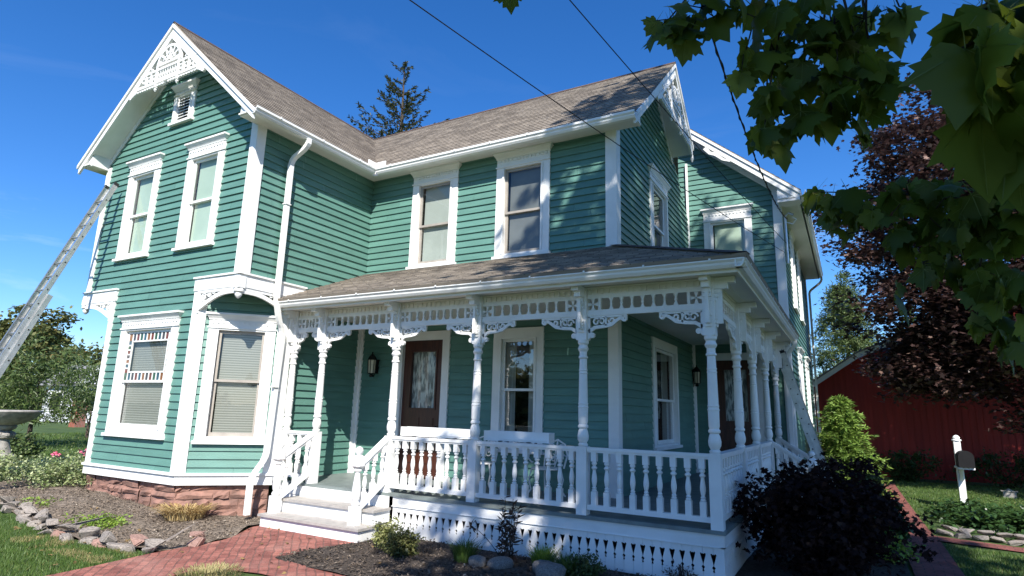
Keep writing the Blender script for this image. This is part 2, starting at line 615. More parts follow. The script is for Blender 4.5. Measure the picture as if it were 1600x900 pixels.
def leaf_mesh(name, P, size, shape, mat, parent=None, up=.5, droop=0., dirs=None, seed=0, fold=0., smooth=False, sizevar=.3, flat=None):
    """many leaves as one mesh. P Nx3 base points; shape list of polygons (x,y) in leaf space"""
    g = np.random.default_rng(seed)
    P = np.asarray(P, float)
    n = len(P)
    nrm = g.normal(size=(n, 3))
    nrm[:, 2] = np.abs(nrm[:, 2]) + up * 2
    nrm /= np.linalg.norm(nrm, axis=1)[:, None]
    if dirs is None:
        dirs = g.normal(size=(n, 3))
    d = np.asarray(dirs, float) + g.normal(size=(n, 3)) * .25
    d[:, 2] -= droop
    d -= nrm * np.sum(d * nrm, axis=1)[:, None] * (1 - .25)
    d /= np.linalg.norm(d, axis=1)[:, None] + 1e-9
    x = np.cross(d, nrm)
    x /= np.linalg.norm(x, axis=1)[:, None] + 1e-9
    nn = np.cross(x, d)
    sc = (size * (1 + sizevar * g.uniform(-1, 1, n)))[:, None]
    V, Fc = [], []
    off = 0
    polys = []
    fancy = isinstance(shape, dict)
    A = np.array(shape['pts'] if fancy else [p for pl in shape for p in pl], float)
    K = len(A)
    ax, ay = A[:, 0], A[:, 1]
    cz = -fold * np.abs(ax) - fold * .5 * ay ** 2
    if fancy:
        cz = -fold * np.abs(ax) ** 1.5 * 1.1 - fold * .7 * np.clip(ay, 0, 2) ** 2 + .05 * np.sin(ax * 9 + ay * 5)
        cz[shape['lift']:] += .012
        cz[shape['lift'] + 22:] *= .3
    verts = P[:, None, :] + sc[:, None, :] * (x[:, None, :] * ax[None, :, None] + d[:, None, :] * ay[None, :, None] + nn[:, None, :] * cz[None, :, None])
    verts = verts.reshape(-1, 3)
    ls, lt, li = [], [], []
    base = np.arange(n) * K
    st = 0
    loops, starts, tot = [], [], []
    o = 0
    per = []
    for pl in (shape['faces'] if fancy else shape):
        per.append(np.array(pl) if fancy else np.arange(o, o + len(pl)))
        o += len(pl)
    for b in base:
        for pr in per:
            loops.append(pr + b)
            tot.append(len(pr))
    loops = np.concatenate(loops) if loops else np.array([], int)
    tot = np.array(tot)
    starts = np.concatenate([[0], np.cumsum(tot)[:-1]])
    me = bpy.data.meshes.new(name)
    me.vertices.add(len(verts))
    me.vertices.foreach_set('co', verts.ravel())
    me.loops.add(len(loops))
    me.loops.foreach_set('vertex_index', loops.astype(np.int32))
    me.polygons.add(len(tot))
    me.polygons.foreach_set('loop_start', starts.astype(np.int32))
    me.polygons.foreach_set('loop_total', tot.astype(np.int32))
    me.materials.append(MATS[mat])
    if fancy:
        me.materials.append(MATS['leaf_vein'])
        me.polygons.foreach_set('material_index', np.array(shape['mi'] * n, dtype=np.int32))
        me.polygons.foreach_set('use_smooth', [True] * len(tot))
    me.update(calc_edges=True)
    me.validate()
    return link(name, me, parent)


half = [(0, 0), (.10, -.02), (.20, -.10), (.33, -.06), (.28, .06), (.52, .10), (.43, .20), (.64, .44), (.46, .42), (.43, .55), (.25, .45), (.29, .68), (.17, .70), (0, 1.0)]
MAPLE = [half, [(-x, y) for x, y in half[::-1]]]
# one island per leaf: single outline
MAPLE1 = [half + [(-x, y) for x, y in half[-2:0:-1]]]
OVAL = [[(0, 0), (.22, .22), (.26, .5), (.14, .8), (0, 1), (-.14, .8), (-.26, .5), (-.22, .22)]]
SMALL = [[(0, 0), (.28, .35), (.2, .75), (0, 1), (-.2, .75), (-.28, .35)]]
STAR = [[(0, 0), (.35, .05), (.22, .28), (.5, .55), (.2, .58), (0, 1), (-.2, .58), (-.5, .55), (-.22, .28), (-.35, .05)]]
BLADE = [[(-.05, 0), (.05, 0), (.035, .55), (0, 1), (-.035, .55)]]
NEEDLE = [[(-.13, 0), (.13, 0), (.16, .5), (0, 1), (-.16, .5)]]
LANCE = [[(0, 0), (.11, .3), (.09, .65), (0, 1), (-.09, .65), (-.11, .3)]]
CHIP = [[(-.3, 0), (.25, .05), (.3, .9), (-.2, 1)]]


def clumps(center, radii, n_clump, per, cr, seed, shell=.45, test=None, lump=.25):
    """leaf points in clumps spread through an ellipsoid's outer volume"""
    g = np.random.default_rng(seed)
    out = []
    c = np.array(center)
    r = np.array(radii)
    while len(out) < n_clump:
        v = g.normal(size=3)
        v /= np.linalg.norm(v)
        k = (shell + (1 - shell) * g.uniform() ** .6) * (1 + lump * (noise.noise(Vector(v * 2.1) + Vector((seed * 3.1, 0, 0)))))
        p = c + v * k * r
        if test and not test(p):
            continue
        rr = cr * g.uniform(.6, 1.3)
        k2 = max(3, int(per * g.uniform(.6, 1.3)))
        q = g.normal(size=(k2, 3)) * rr * np.array([.55, .55, .38])
        out.append(p + q)
    return np.concatenate(out)


def limb_mesh(name, trunk, branches, mat, parent, seg=8):
    m = MB()
    for pts, rs in [trunk] + branches:
        m.tube(pts, rs, seg)
    return m.build(name, mat, parent, smooth=True)


def branch_path(a, b, sag, k=6, jit=.05, seed=0):
    r = random.Random(seed)
    a, b = Vector(a), Vector(b)
    Ld = (b - a).length
    out = []
    for i in range(k + 1):
        t = i / k
        p = a.lerp(b, t) + Vector((0, 0, sag * 4 * t * (1 - t)))
        if 0 < i < k:
            p += Vector((r.uniform(-1, 1), r.uniform(-1, 1), r.uniform(-1, 1))) * jit * Ld
        out.append(p)
    return out


exec_order = None
# ================================================================== GROUND
def axis_vals(lo, mid0, mid1, hi, step):
    a = [lo, lo / 2, lo / 4, lo / 10]
    a = [x for x in a if x < mid0 - 2]
    b = [hi / 10, hi / 4, hi / 2, hi]
    b = [x for x in b if x > mid1 + 2]
    return a + list(np.arange(mid0, mid1 + .001, step)) + b


xs, ys = axis_vals(-900, -16, 20, 900, .5), axis_vals(-900, -12, 24, 900, .5)
m = MB()
m.idx([(x, y, gh(x, y)) for y in ys for x in xs], [(j * len(xs) + i, j * len(xs) + i + 1, (j + 1) * len(xs) + i + 1, (j + 1) * len(xs) + i) for j in range(len(ys) - 1) for i in range(len(xs) - 1)])
ground = tag(m.build('ground', 'grass_ground', smooth=True, recalc=False), 'green lawn ground around the house', kind='structure')


def sheet(name, poly, dz, mat, step=.35, hf=gh, bumpy=0, seed=1):
    pts = [Vector(p) for p in poly]
    n = len(pts)
    edges = [(i, (i + 1) % n) for i in range(n)]
    x0, x1 = min(p.x for p in pts), max(p.x for p in pts)
    y0, y1 = min(p.y for p in pts), max(p.y for p in pts)
    for x in np.arange(x0 + step / 2, x1, step):
        for y in np.arange(y0 + step / 2, y1, step):
            pts.append(Vector((x + random.uniform(-.05, .05) * step, y + random.uniform(-.05, .05) * step)))
    v, e, f, *_ = delaunay_2d_cdt(pts, edges, [], 1, 1e-5)
    mm = MB()
    mm.idx([(p.x, p.y, hf(p.x, p.y) + dz + (bumpy * max(0, noise.noise(Vector((p.x * 2.2, p.y * 2.2, seed))) + .3) if bumpy else 0)) for p in v], [tuple(q) for q in f])
    me = mm.mesh(name, mat, smooth=True, recalc=False)
    return link(name, me)


def smooth_poly(pts, k=6):
    """Catmull-Rom open curve"""
    P = [Vector(p) for p in pts]
    out = []
    for i in range(len(P) - 1):
        p0, p1, p2, p3 = P[max(0, i - 1)], P[i], P[i + 1], P[min(len(P) - 1, i + 2)]
        for j in range(k):
            t = j / k
            out.append(.5 * ((2 * p1) + (p2 - p0) * t + (2 * p0 - 5 * p1 + 4 * p2 - p3) * t * t + (3 * p1 - p0 - 3 * p2 + p3) * t ** 3))
    out.append(P[-1])
    return [(p.x, p.y) for p in out]


left_edge = smooth_poly([(.56, .52), (.58, .30), (.80, -.05), (1.0, -.4), (1.05, -.85), (1.02, -1.4), (1.07, -1.9), (1.14, -2.6), (1.2, -4.5), (1.3, -7)])
bed_poly = [(2.68, .44), (2.62, .30), (2.5, -.2), (2.38, -.60), (2.45, -.80), (2.9, -.86), (3.5, -.9), (5.2, -.95), (7.2, -.9), (8.6, -.6), (9.36, .4), (9.37, 4), (9.42, 12.5), (8.2, 12.8), (7.75, 9), (7.4, 1.12), (2.68, 1.12)]
# mulch beds
right_bed = sheet('mulch_bed', bed_poly, .012, 'mulch', .3, bumpy=.05, seed=3)
tag(right_bed, 'dark bark mulch bed in front of the porch skirting', kind='structure')
stone_line = smooth_poly([(-5.4, -1.2), (-4.2, -1.32), (-3.4, -1.42), (-2.5, -1.5), (-1.6, -1.6), (-.7, -1.66), (.2, -1.62), (.98, -1.45)])
left_bed_poly = [(.56, .52)] + left_edge[1:28] + stone_line[::-1] + [(-6.5, .2), (-5, 1.2), (-3.8, .8), (-3.7, .05), (-1.05, .03), (0, .95), (.55, 1.2)]
left_bed = sheet('soil_bed', left_bed_poly, .012, 'dry_soil', .3, bumpy=.06, seed=9)
tag(left_bed, 'dry brown soil bed along the stone foundation', kind='structure')
# brick paths
path_poly = left_edge + [(2.6, -7), (2.5, -5), (2.3, -2.4), (2.18, -1.75), (2.32, -1.5), (2.9, -1.36), (4.5, -1.38), (7, -1.35), (9.3, -1.3), (9.3, -.80), (7.2, -.86), (5.2, -.91), (3.5, -.86), (2.9, -.82), (2.50, -.77), (2.44, -.60), (2.54, -.2), (2.66, .3), (2.68, .5)]
brick_path = sheet('brick_path', path_poly, .022, 'brick_path', .4)
tag(brick_path, 'worn red brick walk curving up to the porch steps', kind='structure')
side_path = sheet('brick_path', [(9.42, -5.5), (9.42, 13.6), (9.46, 16.5), (9.86, 16.5), (9.88, 13.4), (9.91, 8.5), (9.95, 6.62), (11.0, 6.3), (13.5, 5.6), (13.4, 5.2), (11, 5.86), (9.98, 6.1), (9.95, -5.5)], .022, 'brick_path_straight', .5)
tag(side_path, 'straight red brick walk along the right side of the house', kind='structure')

# ================================================================== HOUSE
house = thing('house', (0, 0, 0), 'two storey teal clapboard house with white gingerbread trim and a wraparound porch', 'house')
G = Fr((0, 0, 0), 0)                     # gable wing front, u = x
M3 = Fr((0, 3, 0), 0)                    # main wing front
WS = Fr((0, 0, 0), PI / 2)               # gable wing right side, u = y
GE = Fr((5.6, 0, 0), PI / 2)             # main gable end, u = y
RW = Fr((0, 8.5, 0), 0)                  # rear wing front
RS = Fr((7.745, 0, 0), PI / 2)           # rear wing right side
CH = Fr((-1.03, 0, 0), PI / 4)           # chamfer right
CL = Fr((-4.87, 1.03, 0), -PI / 4)       # chamfer left
CHL = 1.03 * math.sqrt(2)
RIDX, RIDZ, SL = -2.43, 9.36, .88


def siding(F, poly, holes=(), e=.135, t=.026, name='wall', base=None):
    m = MB()
    zs0, zs1 = min(p[1] for p in poly), max(p[1] for p in poly)
    base = zs0 if base is None else base

    def lim(z):
        us = []
        k = len(poly)
        for i in range(k):
            (u0, a), (u1, b) = poly[i], poly[(i + 1) % k]
            if abs(a - b) < 1e-9:
                if abs(z - a) < 1e-6:
                    us += [u0, u1]
                continue
            q = (z - a) / (b - a)
            if -1e-6 <= q <= 1 + 1e-6:
                us.append(u0 + (u1 - u0) * q)
        return (min(us), max(us)) if us else None
    r0 = base - e * math.ceil((base - zs0) / e)
    umin, umax = min(p[0] for p in poly), max(p[0] for p in poly)

    def jn(zk):
        rr = random.Random(int(zk * 1000) + int(umin * 97) + int(F.o.y * 31))
        c, out = umin + rr.uniform(.4, 3.2), []
        while c < umax:
            out.append(c)
            c += rr.uniform(2.0, 4.2)
        return out
    cuts = set()
    k = 0
    rows = []
    while r0 + k * e < zs1:
        rows.append(r0 + k * e)
        k += 1
    br = sorted(set([round(x, 5) for x in rows + [p[1] for p in poly] + [h for H in holes for h in H[2:4]] if zs0 <= x <= zs1]))
    for za, zb in zip(br[:-1], br[1:]):
        if zb - za < 1e-4:
            continue
        ka = r0 + math.floor((za - r0 + 1e-5) / e) * e
        na = t * (1 - (za - ka) / e) + .002
        nb = t * (1 - (zb - ka) / e) + .002
        la, lb = lim(za + 1e-5), lim(zb - 1e-5)
        if not la or not lb:
            continue
        segs = [((la[0], lb[0]), (la[1], lb[1]))]
        for h in holes:
            if h[2] < (za + zb) / 2 < h[3]:
                ns = []
                for (a0, b0), (a1, b1) in segs:
                    if h[0] >= max(a1, b1) or h[1] <= min(a0, b0):
                        ns.append(((a0, b0), (a1, b1)))
                        continue
                    if h[0] > min(a0, b0):
                        ns.append(((a0, b0), (h[0], h[0])))
                    if h[1] < max(a1, b1):
                        ns.append(((h[1], h[1]), (a1, b1)))
                segs = ns
        brd = []
        for (a0, b0), (a1, b1) in segs:
            cut = [c for c in jn(ka) if max(a0, b0) + .25 < c < min(a1, b1) - .25]
            pa = [(a0, b0)] + [(c, c) for c in cut] + [(a1, b1)]
            brd += [((q0[0] + (.0015 if i else 0), q0[1] + (.0015 if i else 0)), (q1[0] - (.0015 if i < len(pa) - 2 else 0), q1[1] - (.0015 if i < len(pa) - 2 else 0))) for i, (q0, q1) in enumerate(zip(pa[:-1], pa[1:]))]
        for (a0, b0), (a1, b1) in brd:
            m.face([F(a0, na, za), F(a1, na, za), F(b1, nb, zb), F(b0, nb, zb)])
            if abs(za - ka) < 1e-4:
                m.face([F(a0, 0, za), F(a1, 0, za), F(a1, na, za), F(a0, na, za)])
    return m.build(name, 'teal_paint', house, recalc=False)


def window(F, u0, u1, z0, z1, cas=.15, hd=.34, sill=.10, style='sash', blind='shade_cloth', glass='glass', cornice=True, sash='white_paint', meet=.5, wide_top=True, bl_inset=0.02, dark=False):
    """casing outer u0..u1, sill bottom z0, cornice top z1; returns opening"""
    m = MB()
    p = .045
    a0, a1, b0, b1 = u0 + cas, u1 - cas, z0 + sill, z1 - hd
    # side casings, each with an inner bead
    for s0, s1, bd in ((u0, a0, a0), (a1, u1, a1)):
        m.fbox(F, s0, s1, 0, p, z0 + .05, b1 + .02)
    m.fbox(F, a0 - .03, a0 + .004, p + .002, p + .017, b0, b1)
    m.fbox(F, a1 - .004, a1 + .03, p + .002, p + .017, b0, b1)
    # sill
    m.fbox(F, u0 - .03, u1 + .03, 0, p + .045, z0, z0 + .052)
    m.fbox(F, a0, a1, 0, p - .004, z0 + .05, b0)
    # header
    zt = z1 - .03
    m.fbox(F, u0 + .003, u1 - .003, 0, p - .003, b1, zt)
    if cornice:
        m.prism(F, [(u0 - .015, b1 + .03), (u1 + .015, b1 + .03), (u1 + .015, b1 + .055), (u0 - .015, b1 + .055)], p - .004, p + .02)
        k = max(5, int((u1 - u0) / .085))
        for i in range(k):                        # dentil beads
            uu = u0 + .03 + (u1 - u0 - .06) * (i + .5) / k
            m.fbox(F, uu - .02, uu + .02, p - .004, p + .013, z1 - .185, z1 - .14)
        qs = [(.010, z1 - .125, .006), (.018, z1 - .10, .010), (.045, z1 - .062, .034), (.062, z1 - .036, .048), (.075, z1 - .034, .058), (.075, z1, .058)]
        V = []
        for nn, zz, ex in qs:
            V += [F(u0 - ex, 0, zz), F(u1 + ex, 0, zz), F(u1 + ex, p + nn, zz), F(u0 - ex, p + nn, zz)]
        k = len(qs)
        m.idx(V, [(4 * j + i, 4 * j + (i + 1) % 4, 4 * j + 4 + (i + 1) % 4, 4 * j + 4 + i) for j in range(k - 1) for i in range(4)] + [(0, 1, 2, 3), tuple(range(4 * k - 4, 4 * k))])
    # jamb reveal
    for (x0, x1, y0, y1) in ((a0 - .02, a0, b0 - .02, b1 + .02), (a1, a1 + .02, b0 - .02, b1 + .02)):
        m.fbox(F, x0, x1, -.10, .004, y0, y1)
    m.fbox(F, a0, a1, -.10, .004, b1, b1 + .02)
    m.fbox(F, a0, a1, -.10, .004, b0 - .02, b0)
    wo = m.build('window', 'white_paint', house)
    if style == 'vent':
        s = MB()
        k = 8
        for i in range(k):
            zz = b0 + (b1 - b0) * (i + .5) / k
            s.idx([F(a0, .02, zz - .03), F(a1, .02, zz - .03), F(a1, -.04, zz + .03), F(a0, -.04, zz + .03), F(a0, .02, zz - .018), F(a1, .02, zz - .018), F(a1, -.04, zz + .042), F(a0, -.04, zz + .042)],
                  [(0, 1, 2, 3), (4, 5, 6, 7), (0, 1, 5, 4), (2, 3, 7, 6), (0, 3, 7, 4), (1, 2, 6, 5)])
        s.build('louvre', 'white_paint', wo)
        d = MB()
        d.fbox(F, a0, a1, -.12, -.101, b0, b1)
        d.build('backing', 'dark_room', wo)
        return (u0 + .03, u1 - .03, z0 + .03, z1 - .05)
    mid = b0 + (b1 - b0) * meet
    for lo, hi, nn, nm in ((mid - .022, b1, -.012, 'upper_sash'), (b0, mid + .022, -.046, 'lower_sash')):
        s = MB()
        t = .052
        s.fbox(F, a0, a0 + t, nn - .03, nn, lo, hi)
        s.fbox(F, a1 - t, a1, nn - .03, nn, lo, hi)
        s.fbox(F, a0 + t, a1 - t, nn - .03, nn, hi - (.044 if nm == 'lower_sash' else t), hi)
        s.fbox(F, a0 + t, a1 - t, nn - .03, nn, lo, lo + (.07 if nm == 'lower_sash' else .044))
        if style == 'stained' and nm == 'upper_sash':
            iu0, iu1, iz0, iz1 = a0 + t, a1 - t, lo + .044, hi - t
            bw = .135
            k = 12
            cols = [1, 2, 3, 4, 5]
            seq = [3, 1, 5, 2, 1, 4, 5, 2, 3, 1, 4, 2, 5, 1]
            # inner ring bar
            s.fbox(F, iu0 + bw, iu1 - bw, nn - .026, nn - .002, iz0 + bw, iz0 + bw + .026)
            s.fbox(F, iu0 + bw, iu1 - bw, nn - .026, nn - .002, iz1 - bw - .026, iz1 - bw)
            s.fbox(F, iu0 + bw - .026, iu0 + bw, nn - .026, nn - .002, iz0 + bw, iz1 - bw)
            s.fbox(F, iu1 - bw, iu1 - bw + .026, nn - .026, nn - .002, iz0 + bw, iz1 - bw)
            for i in range(k + 1):
                uu = iu0 + (iu1 - iu0) * i / k
                if 0 < i < k:
                    for zz0, zz1 in ((iz0, iz0 + bw), (iz1 - bw, iz1)):
                        s.fbox(F, uu - .013, uu + .013, nn - .024, nn - .004, zz0, zz1)
            k2 = 7
            for i in range(1, k2):
                zz = iz0 + bw + (iz1 - iz0 - 2 * bw) * i / k2
                for q0, q1 in ((iu0, iu0 + bw - .026), (iu1 - bw + .026, iu1)):
                    s.fbox(F, q0, q1, nn - .024, nn - .004, zz - .012, zz + .012)
            so = s.build(nm, sash, wo)
            c = MB()
            for i in range(k):
                q0, q1 = iu0 + (iu1 - iu0) * i / k, iu0 + (iu1 - iu0) * (i + 1) / k
                c.fbox(F, q0, q1, nn - .018, nn - .012, iz0, iz0 + bw, seq[i] - 1)
                c.fbox(F, q0, q1, nn - .018, nn - .012, iz1 - bw, iz1, seq[(i + 5) % 12] - 1)
            for i in range(k2):
                q0, q1 = iz0 + bw + (iz1 - iz0 - 2 * bw) * i / k2, iz0 + bw + (iz1 - iz0 - 2 * bw) * (i + 1) / k2
                c.fbox(F, iu0, iu0 + bw - .02, nn - .018, nn - .012, q0, q1, seq[(i + 3) % 12] - 1)
                c.fbox(F, iu1 - bw + .02, iu1, nn - .018, nn - .012, q0, q1, seq[(i + 7) % 12] - 1)
            c.build('stained_glass', ['stain_blue', 'stain_red', 'stain_green', 'stain_amber', 'stain_smoke'], wo)
            g = MB()
            g.face([F(iu0 + bw, nn - .015, iz0 + bw), F(iu1 - bw, nn - .015, iz0 + bw), F(iu1 - bw, nn - .015, iz1 - bw), F(iu0 + bw, nn - .015, iz1 - bw)])
            g.build('pane', glass, wo, recalc=False)
            continue
        s.build(nm, sash, wo)
        g = MB()
        g.face([F(a0 + t, nn - .015, lo + .03), F(a1 - t, nn - .015, lo + .03), F(a1 - t, nn - .015, hi - .03), F(a0 + t, nn - .015, hi - .03)])
        g.build('pane', glass, wo, recalc=False)
    d = MB()
    if blind:
        if bl_inset < .1:
            d.fbox(F, a0 + .052 + bl_inset, a1 - .03, -.098, -.094, b0, b1)
        else:      # two drawn curtains with a gap
            mm_ = (a0 + a1) / 2
            for q0, q1 in ((a0, a0 + (a1 - a0) * .3), (a1 - (a1 - a0) * .3, a1)):
                d.fbox(F, q0, q1, -.16, -.15, b0, b1)
        d.build('curtain' if bl_inset >= .1 else 'blind', blind, wo)
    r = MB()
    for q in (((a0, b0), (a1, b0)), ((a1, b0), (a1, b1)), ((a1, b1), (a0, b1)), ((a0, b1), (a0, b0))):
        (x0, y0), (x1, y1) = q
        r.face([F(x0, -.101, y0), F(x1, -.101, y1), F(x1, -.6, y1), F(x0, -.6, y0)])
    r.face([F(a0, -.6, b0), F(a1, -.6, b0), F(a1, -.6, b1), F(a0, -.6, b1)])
    r.build('dark_room_box', 'dark_room', wo, recalc=False)  # black box painted as the darkness of the room behind
    return (u0 + .03, u1 - .03, z0 + .03, z1 - .05)


def rake_z(x):
    return RIDZ - SL * abs(x - RIDX)


# ---- windows first: their openings are the holes in the siding
hA = window(G, -3.97, -2.86, 4.66, 6.80)
hB = window(G, -1.95, -.84, 4.66, 6.80)
hV = window(G, -2.72, -2.02, 7.36, 8.22, cas=.13, hd=.24, sill=.09, style='vent')
hS = window(G, -3.33, -1.50, 1.26, 3.51, cas=.17, hd=.30, sill=.16, style='stained', blind='mini_blind', meet=.47)
hC = window(CH, .20, 1.31, 1.22, 3.47, cas=.17, hd=.30, sill=.12, blind='mini_blind', sash='sash_grey', meet=.52)
h1 = window(M3, 1.17, 2.31, 4.68, 6.80, cas=.17, hd=.33, blind='grey_shade_cloth', sash='sash_grey', meet=.48)
h2 = window(M3, 3.22, 4.36, 4.68, 6.80, cas=.17, hd=.33, blind='tree_shaded_cloth', sash='sash_grey', meet=.48)
hP = window(M3, 3.27, 4.29, 1.20, 3.40, cas=.17, hd=.22, cornice=False, blind='curtain', glass='mirror_glass', bl_inset=.1, meet=.52)
hE = window(GE, 5.02, 6.36, 4.95, 6.95, cas=.15, hd=.34, blind=None, meet=.47)
hG = window(GE, 4.95, 6.85, 1.25, 3.42, cas=.17, hd=.22, cornice=False, blind='curtain', bl_inset=.1, meet=.46, glass='mirror_glass')
hR = window(RW, 5.99, 7.12, 4.70, 7.0, cas=.16, hd=.36, blind='shade_cloth', meet=.5)
hs_ = [window(RS, a, b, c, d_, cas=.15, hd=.34) for a, b, c, d_ in ((10.7, 11.75, 4.75, 6.95), (13.0, 14.05, 4.75, 6.95), (10.9, 12.0, 1.7, 3.75), (13.6, 14.7, 1.7, 3.75))]

# ---- siding
ZU = 3.93
siding(G, [(-4.87, ZU), (0, ZU), (0, rake_z(0) - .16), (RIDX, RIDZ - .16), (-4.87, rake_z(-4.87) - .16)], [hA, hB, hV], base=.70)
siding(G, [(-3.84, .70), (-1.03, .70), (-1.03, ZU), (-3.84, ZU)], [hS], base=.70)
siding(CH, [(0, .70), (CHL, .70), (CHL, ZU), (0, ZU)], [hC], base=.70)
siding(CL, [(0, .70), (CHL, .70), (CHL, ZU), (0, ZU)], [], base=.70)
siding(WS, [(0, ZU), (3, ZU), (3, 6.9), (0, 6.9)], [], base=.70)
siding(WS, [(1.03, .62), (3, .62), (3, ZU), (1.03, ZU)], [], base=.70)
hD = (1.10, 2.24, .62, 3.25)
siding(M3, [(0, .62), (5.6, .62), (5.6, 6.9), (0, 6.9)], [h1, h2, hP, hD], base=.70)
siding(GE, [(3, .62), (8.5, .62), (8.5, 6.75), (5.45, 9.28), (3, 7.0)], [hE, hG], base=.70)
hD2 = (5.98, 7.12, .62, 3.25)
siding(RW, [(5.4, .62), (7.745, .62), (7.745, 7.30), (5.6, 9.1), (5.4, 9.1)], [hR, hD2], base=.70)
siding(RS, [(8.5, .70), (17.2, .70), (17.2, 7.2), (8.5, 7.2)], hs_, base=.70)
# plain back walls (out of sight, close the volume)
m = MB()
m.face([(-4.87, 1.0, .3), (-4.87, 9, .3), (-4.87, 9, 7), (-4.87, 1.0, 7)])
m.face([(-4.87, 0, 3.9), (-4.87, 1.03, 3.9), (-4.87, 1.03, 7), (-4.87, 0, 7)])
m.face([(-4.87, 9, .3), (7.7, 17.2, .3), (7.7, 17.2, 7), (-4.87, 9, 7)])
m.build('wall', 'teal_paint', house, recalc=False)

# ---- foundation: coursed red sandstone
m = MB()
rs_ = random.Random(11)


def stone_course(F, u0, u1, z0, z1):
    zz = z0
    while zz < z1 - .03:
        hh = min(rs_.uniform(.10, .19), z1 - zz)
        u = u0
        while u < u1 - .02:
            ww = min(rs_.uniform(.18, .62), u1 - u)
            if u1 - (u + ww) < .15:
                ww = u1 - u
            g = .008
            nn = rs_.uniform(-.03, .02)
            k = 4
            V, Fc = [], []
            for j in range(3):
                for i in range(k):
                    uu = u + g + (ww - 2 * g) * i / (k - 1)
                    z2 = zz + g + (hh - 2 * g) * j / 2
                    ed = i in (0, k - 1) or j in (0, 2)
                    V.append(F(uu, nn - (.028 if ed else 0) + rs_.uniform(-.02, .022), z2 + rs_.uniform(-.016, .016)))
            for j in range(2):
                for i in range(k - 1):
                    Fc.append((j * k + i, j * k + i + 1, (j + 1) * k + i + 1, (j + 1) * k + i))
            m.idx(V, Fc)
            u += ww
        zz += hh
    m.face([F(u0, -.045, z0), F(u1, -.045, z0), F(u1, -.045, z1), F(u0, -.045, z1)])


for F_, a_, b_, c_ in ((G, -3.84, -1.03, .0), (CH, 0, CHL, -.02), (CL, 0, CHL, .0), (RS, 8.5, 17.2, -.05)):
    m = MB()
    stone_course(F_, a_, b_, c_, .56)
    m.build('foundation', 'sandstone', house, recalc=False)

# ---- water table, corner boards, bands
for F, a, b in ((G, -3.87, -1.0), (CH, -.012, CHL + .05), (CL, -.05, CHL + .012), (RS, 8.5, 17.2)):
    m = MB()
    m.fbox(F, a, b, -.02, .05, .55, .705)
    m.fbox(F, a - .012, b + .012, -.02, .085, .704, .745)
    m.build('water_table', 'white_paint', house)


def corner_board(F, u, w_, z0, z1, th=.042):
    b = MB()
    b.fbox(F, min(u, u + w_), max(u, u + w_), -.01, th, z0, z1)
    return b


def cb(list_):
    b = MB()
    for F, u0, u1, z0, z1, th in list_:
        b.fbox(F, u0, u1, -.005, th, z0, z1)
    b.build('corner_board', 'white_paint', house)


cb([(G, -.135, .040, 4.0, 6.87, .042), (WS, -.03, .145, 4.0, 6.87, .044)])
cb([(G, -4.91, -4.75, 3.9, 6.85, .042)])
cb([(G, -1.16, -1.012, .74, 3.9, .042), (CH, -.01, .135, .74, 3.9, .044)])
cb([(G, -3.86, -3.72, .74, 3.9, .042), (CL, CHL - .12, CHL + .012, .74, 3.9, .044)])
cb([(CH, CHL - .12, CHL + .02, .74, 3.9, .042), (WS, 1.01, 1.16, .62, 3.6, .044)])
cb([(M3, 5.44, 5.640, 4.5, 6.87, .042), (GE, 2.97, 3.16, 4.5, 6.9, .044)])
cb([(M3, 5.47, 5.640, .62, 3.55, .042), (GE, 2.97, 3.13, .62, 3.55, .044)])
cb([(RW, 7.60, 7.785, .62, 7.3, .042), (RS, 8.47, 8.64, .62, 7.0, .044)])
cb([(RS, 17.05, 17.22, .7, 7.0, .044)])
cb([(M3, .005, .10, .62, 3.55, .048), (WS, 2.88, 2.95, .62, 3.55, .05)])
cb([(GE, 8.40, 8.46, .62, 8.3, .046)])
# band over the cut-away corners of the wing, with soffit under the overhang
m = MB()
m.fbox(G, -1.17, .05, 0, .055, 3.84, 4.06)
m.fbox(WS, -.05, 1.36, .0, .057, 3.84, 4.06)
m.fbox(G, -1.19, .075, 0, .08, 4.058, 4.09)
m.fbox(WS, -.07, 1.38, 0, .083, 4.058, 4.09)
m.idx([(-1.03, 0, 3.855), (0, 0, 3.855), (0, 1.03, 3.855)], [(0, 1, 2)])
m.build('overhang_band', 'white_paint', house)
m = MB()
m.fbox(G, -4.93, -3.70, 0, .055, 3.84, 4.06)
m.fbox(G, -4.95, -3.68, 0, .08, 4.058, 4.09)
m.fbox(Fr((-4.87, 0, 0), -PI / 2), -1.2, .05, 0, .057, 3.84, 4.06)
m.idx([(-3.84, 0, 3.855), (-4.87, 0, 3.855), (-4.87, 1.03, 3.855)], [(0, 1, 2)])
m.build('overhang_band', 'white_paint', house)


def corner_bracket(F, sgn, u_out, u_in, name='corner_bracket'):
    """quarter-arch sawn bracket from the outer (wall) end to the corner pendant"""
    b = MB()
    L_ = abs(u_in - u_out)
    fu = lambda t: u_out + (u_in - u_out) * t
    n0, n1 = .005, .045
    curve = [(fu(t), 3.50 + .27 * math.sin(min(1, t / .8) * PI / 2) ** 1.1) for t in [i / 12 for i in range(13)]]
    b.ribbon(F, curve, .07, n0, n1)
    b.ribbon(F, [(fu(0.03), 3.44), (fu(.03), 3.84)], .07, n0, n1 + .004)
    b.ribbon(F, [(fu(0.05), 3.815), (fu(.95), 3.815)], .05, n0, n1 + .002)
    for (t, z, r) in ((.16, 3.72, .055), (.31, 3.755, .045), (.15, 3.61, .045), (.42, 3.785, .03)):
        b.ribbon(F, spiral(fu(t), z, r * 1.25, r * .3, 20, 500, 18), .02, n0 + .005, n1 - .005)
    return b.build(name, 'white_paint', house)


corner_bracket(G, 1, -1.05, -.02)
corner_bracket(WS, 1, 1.08, .02)
corner_bracket(G, 1, -3.80, -4.84)


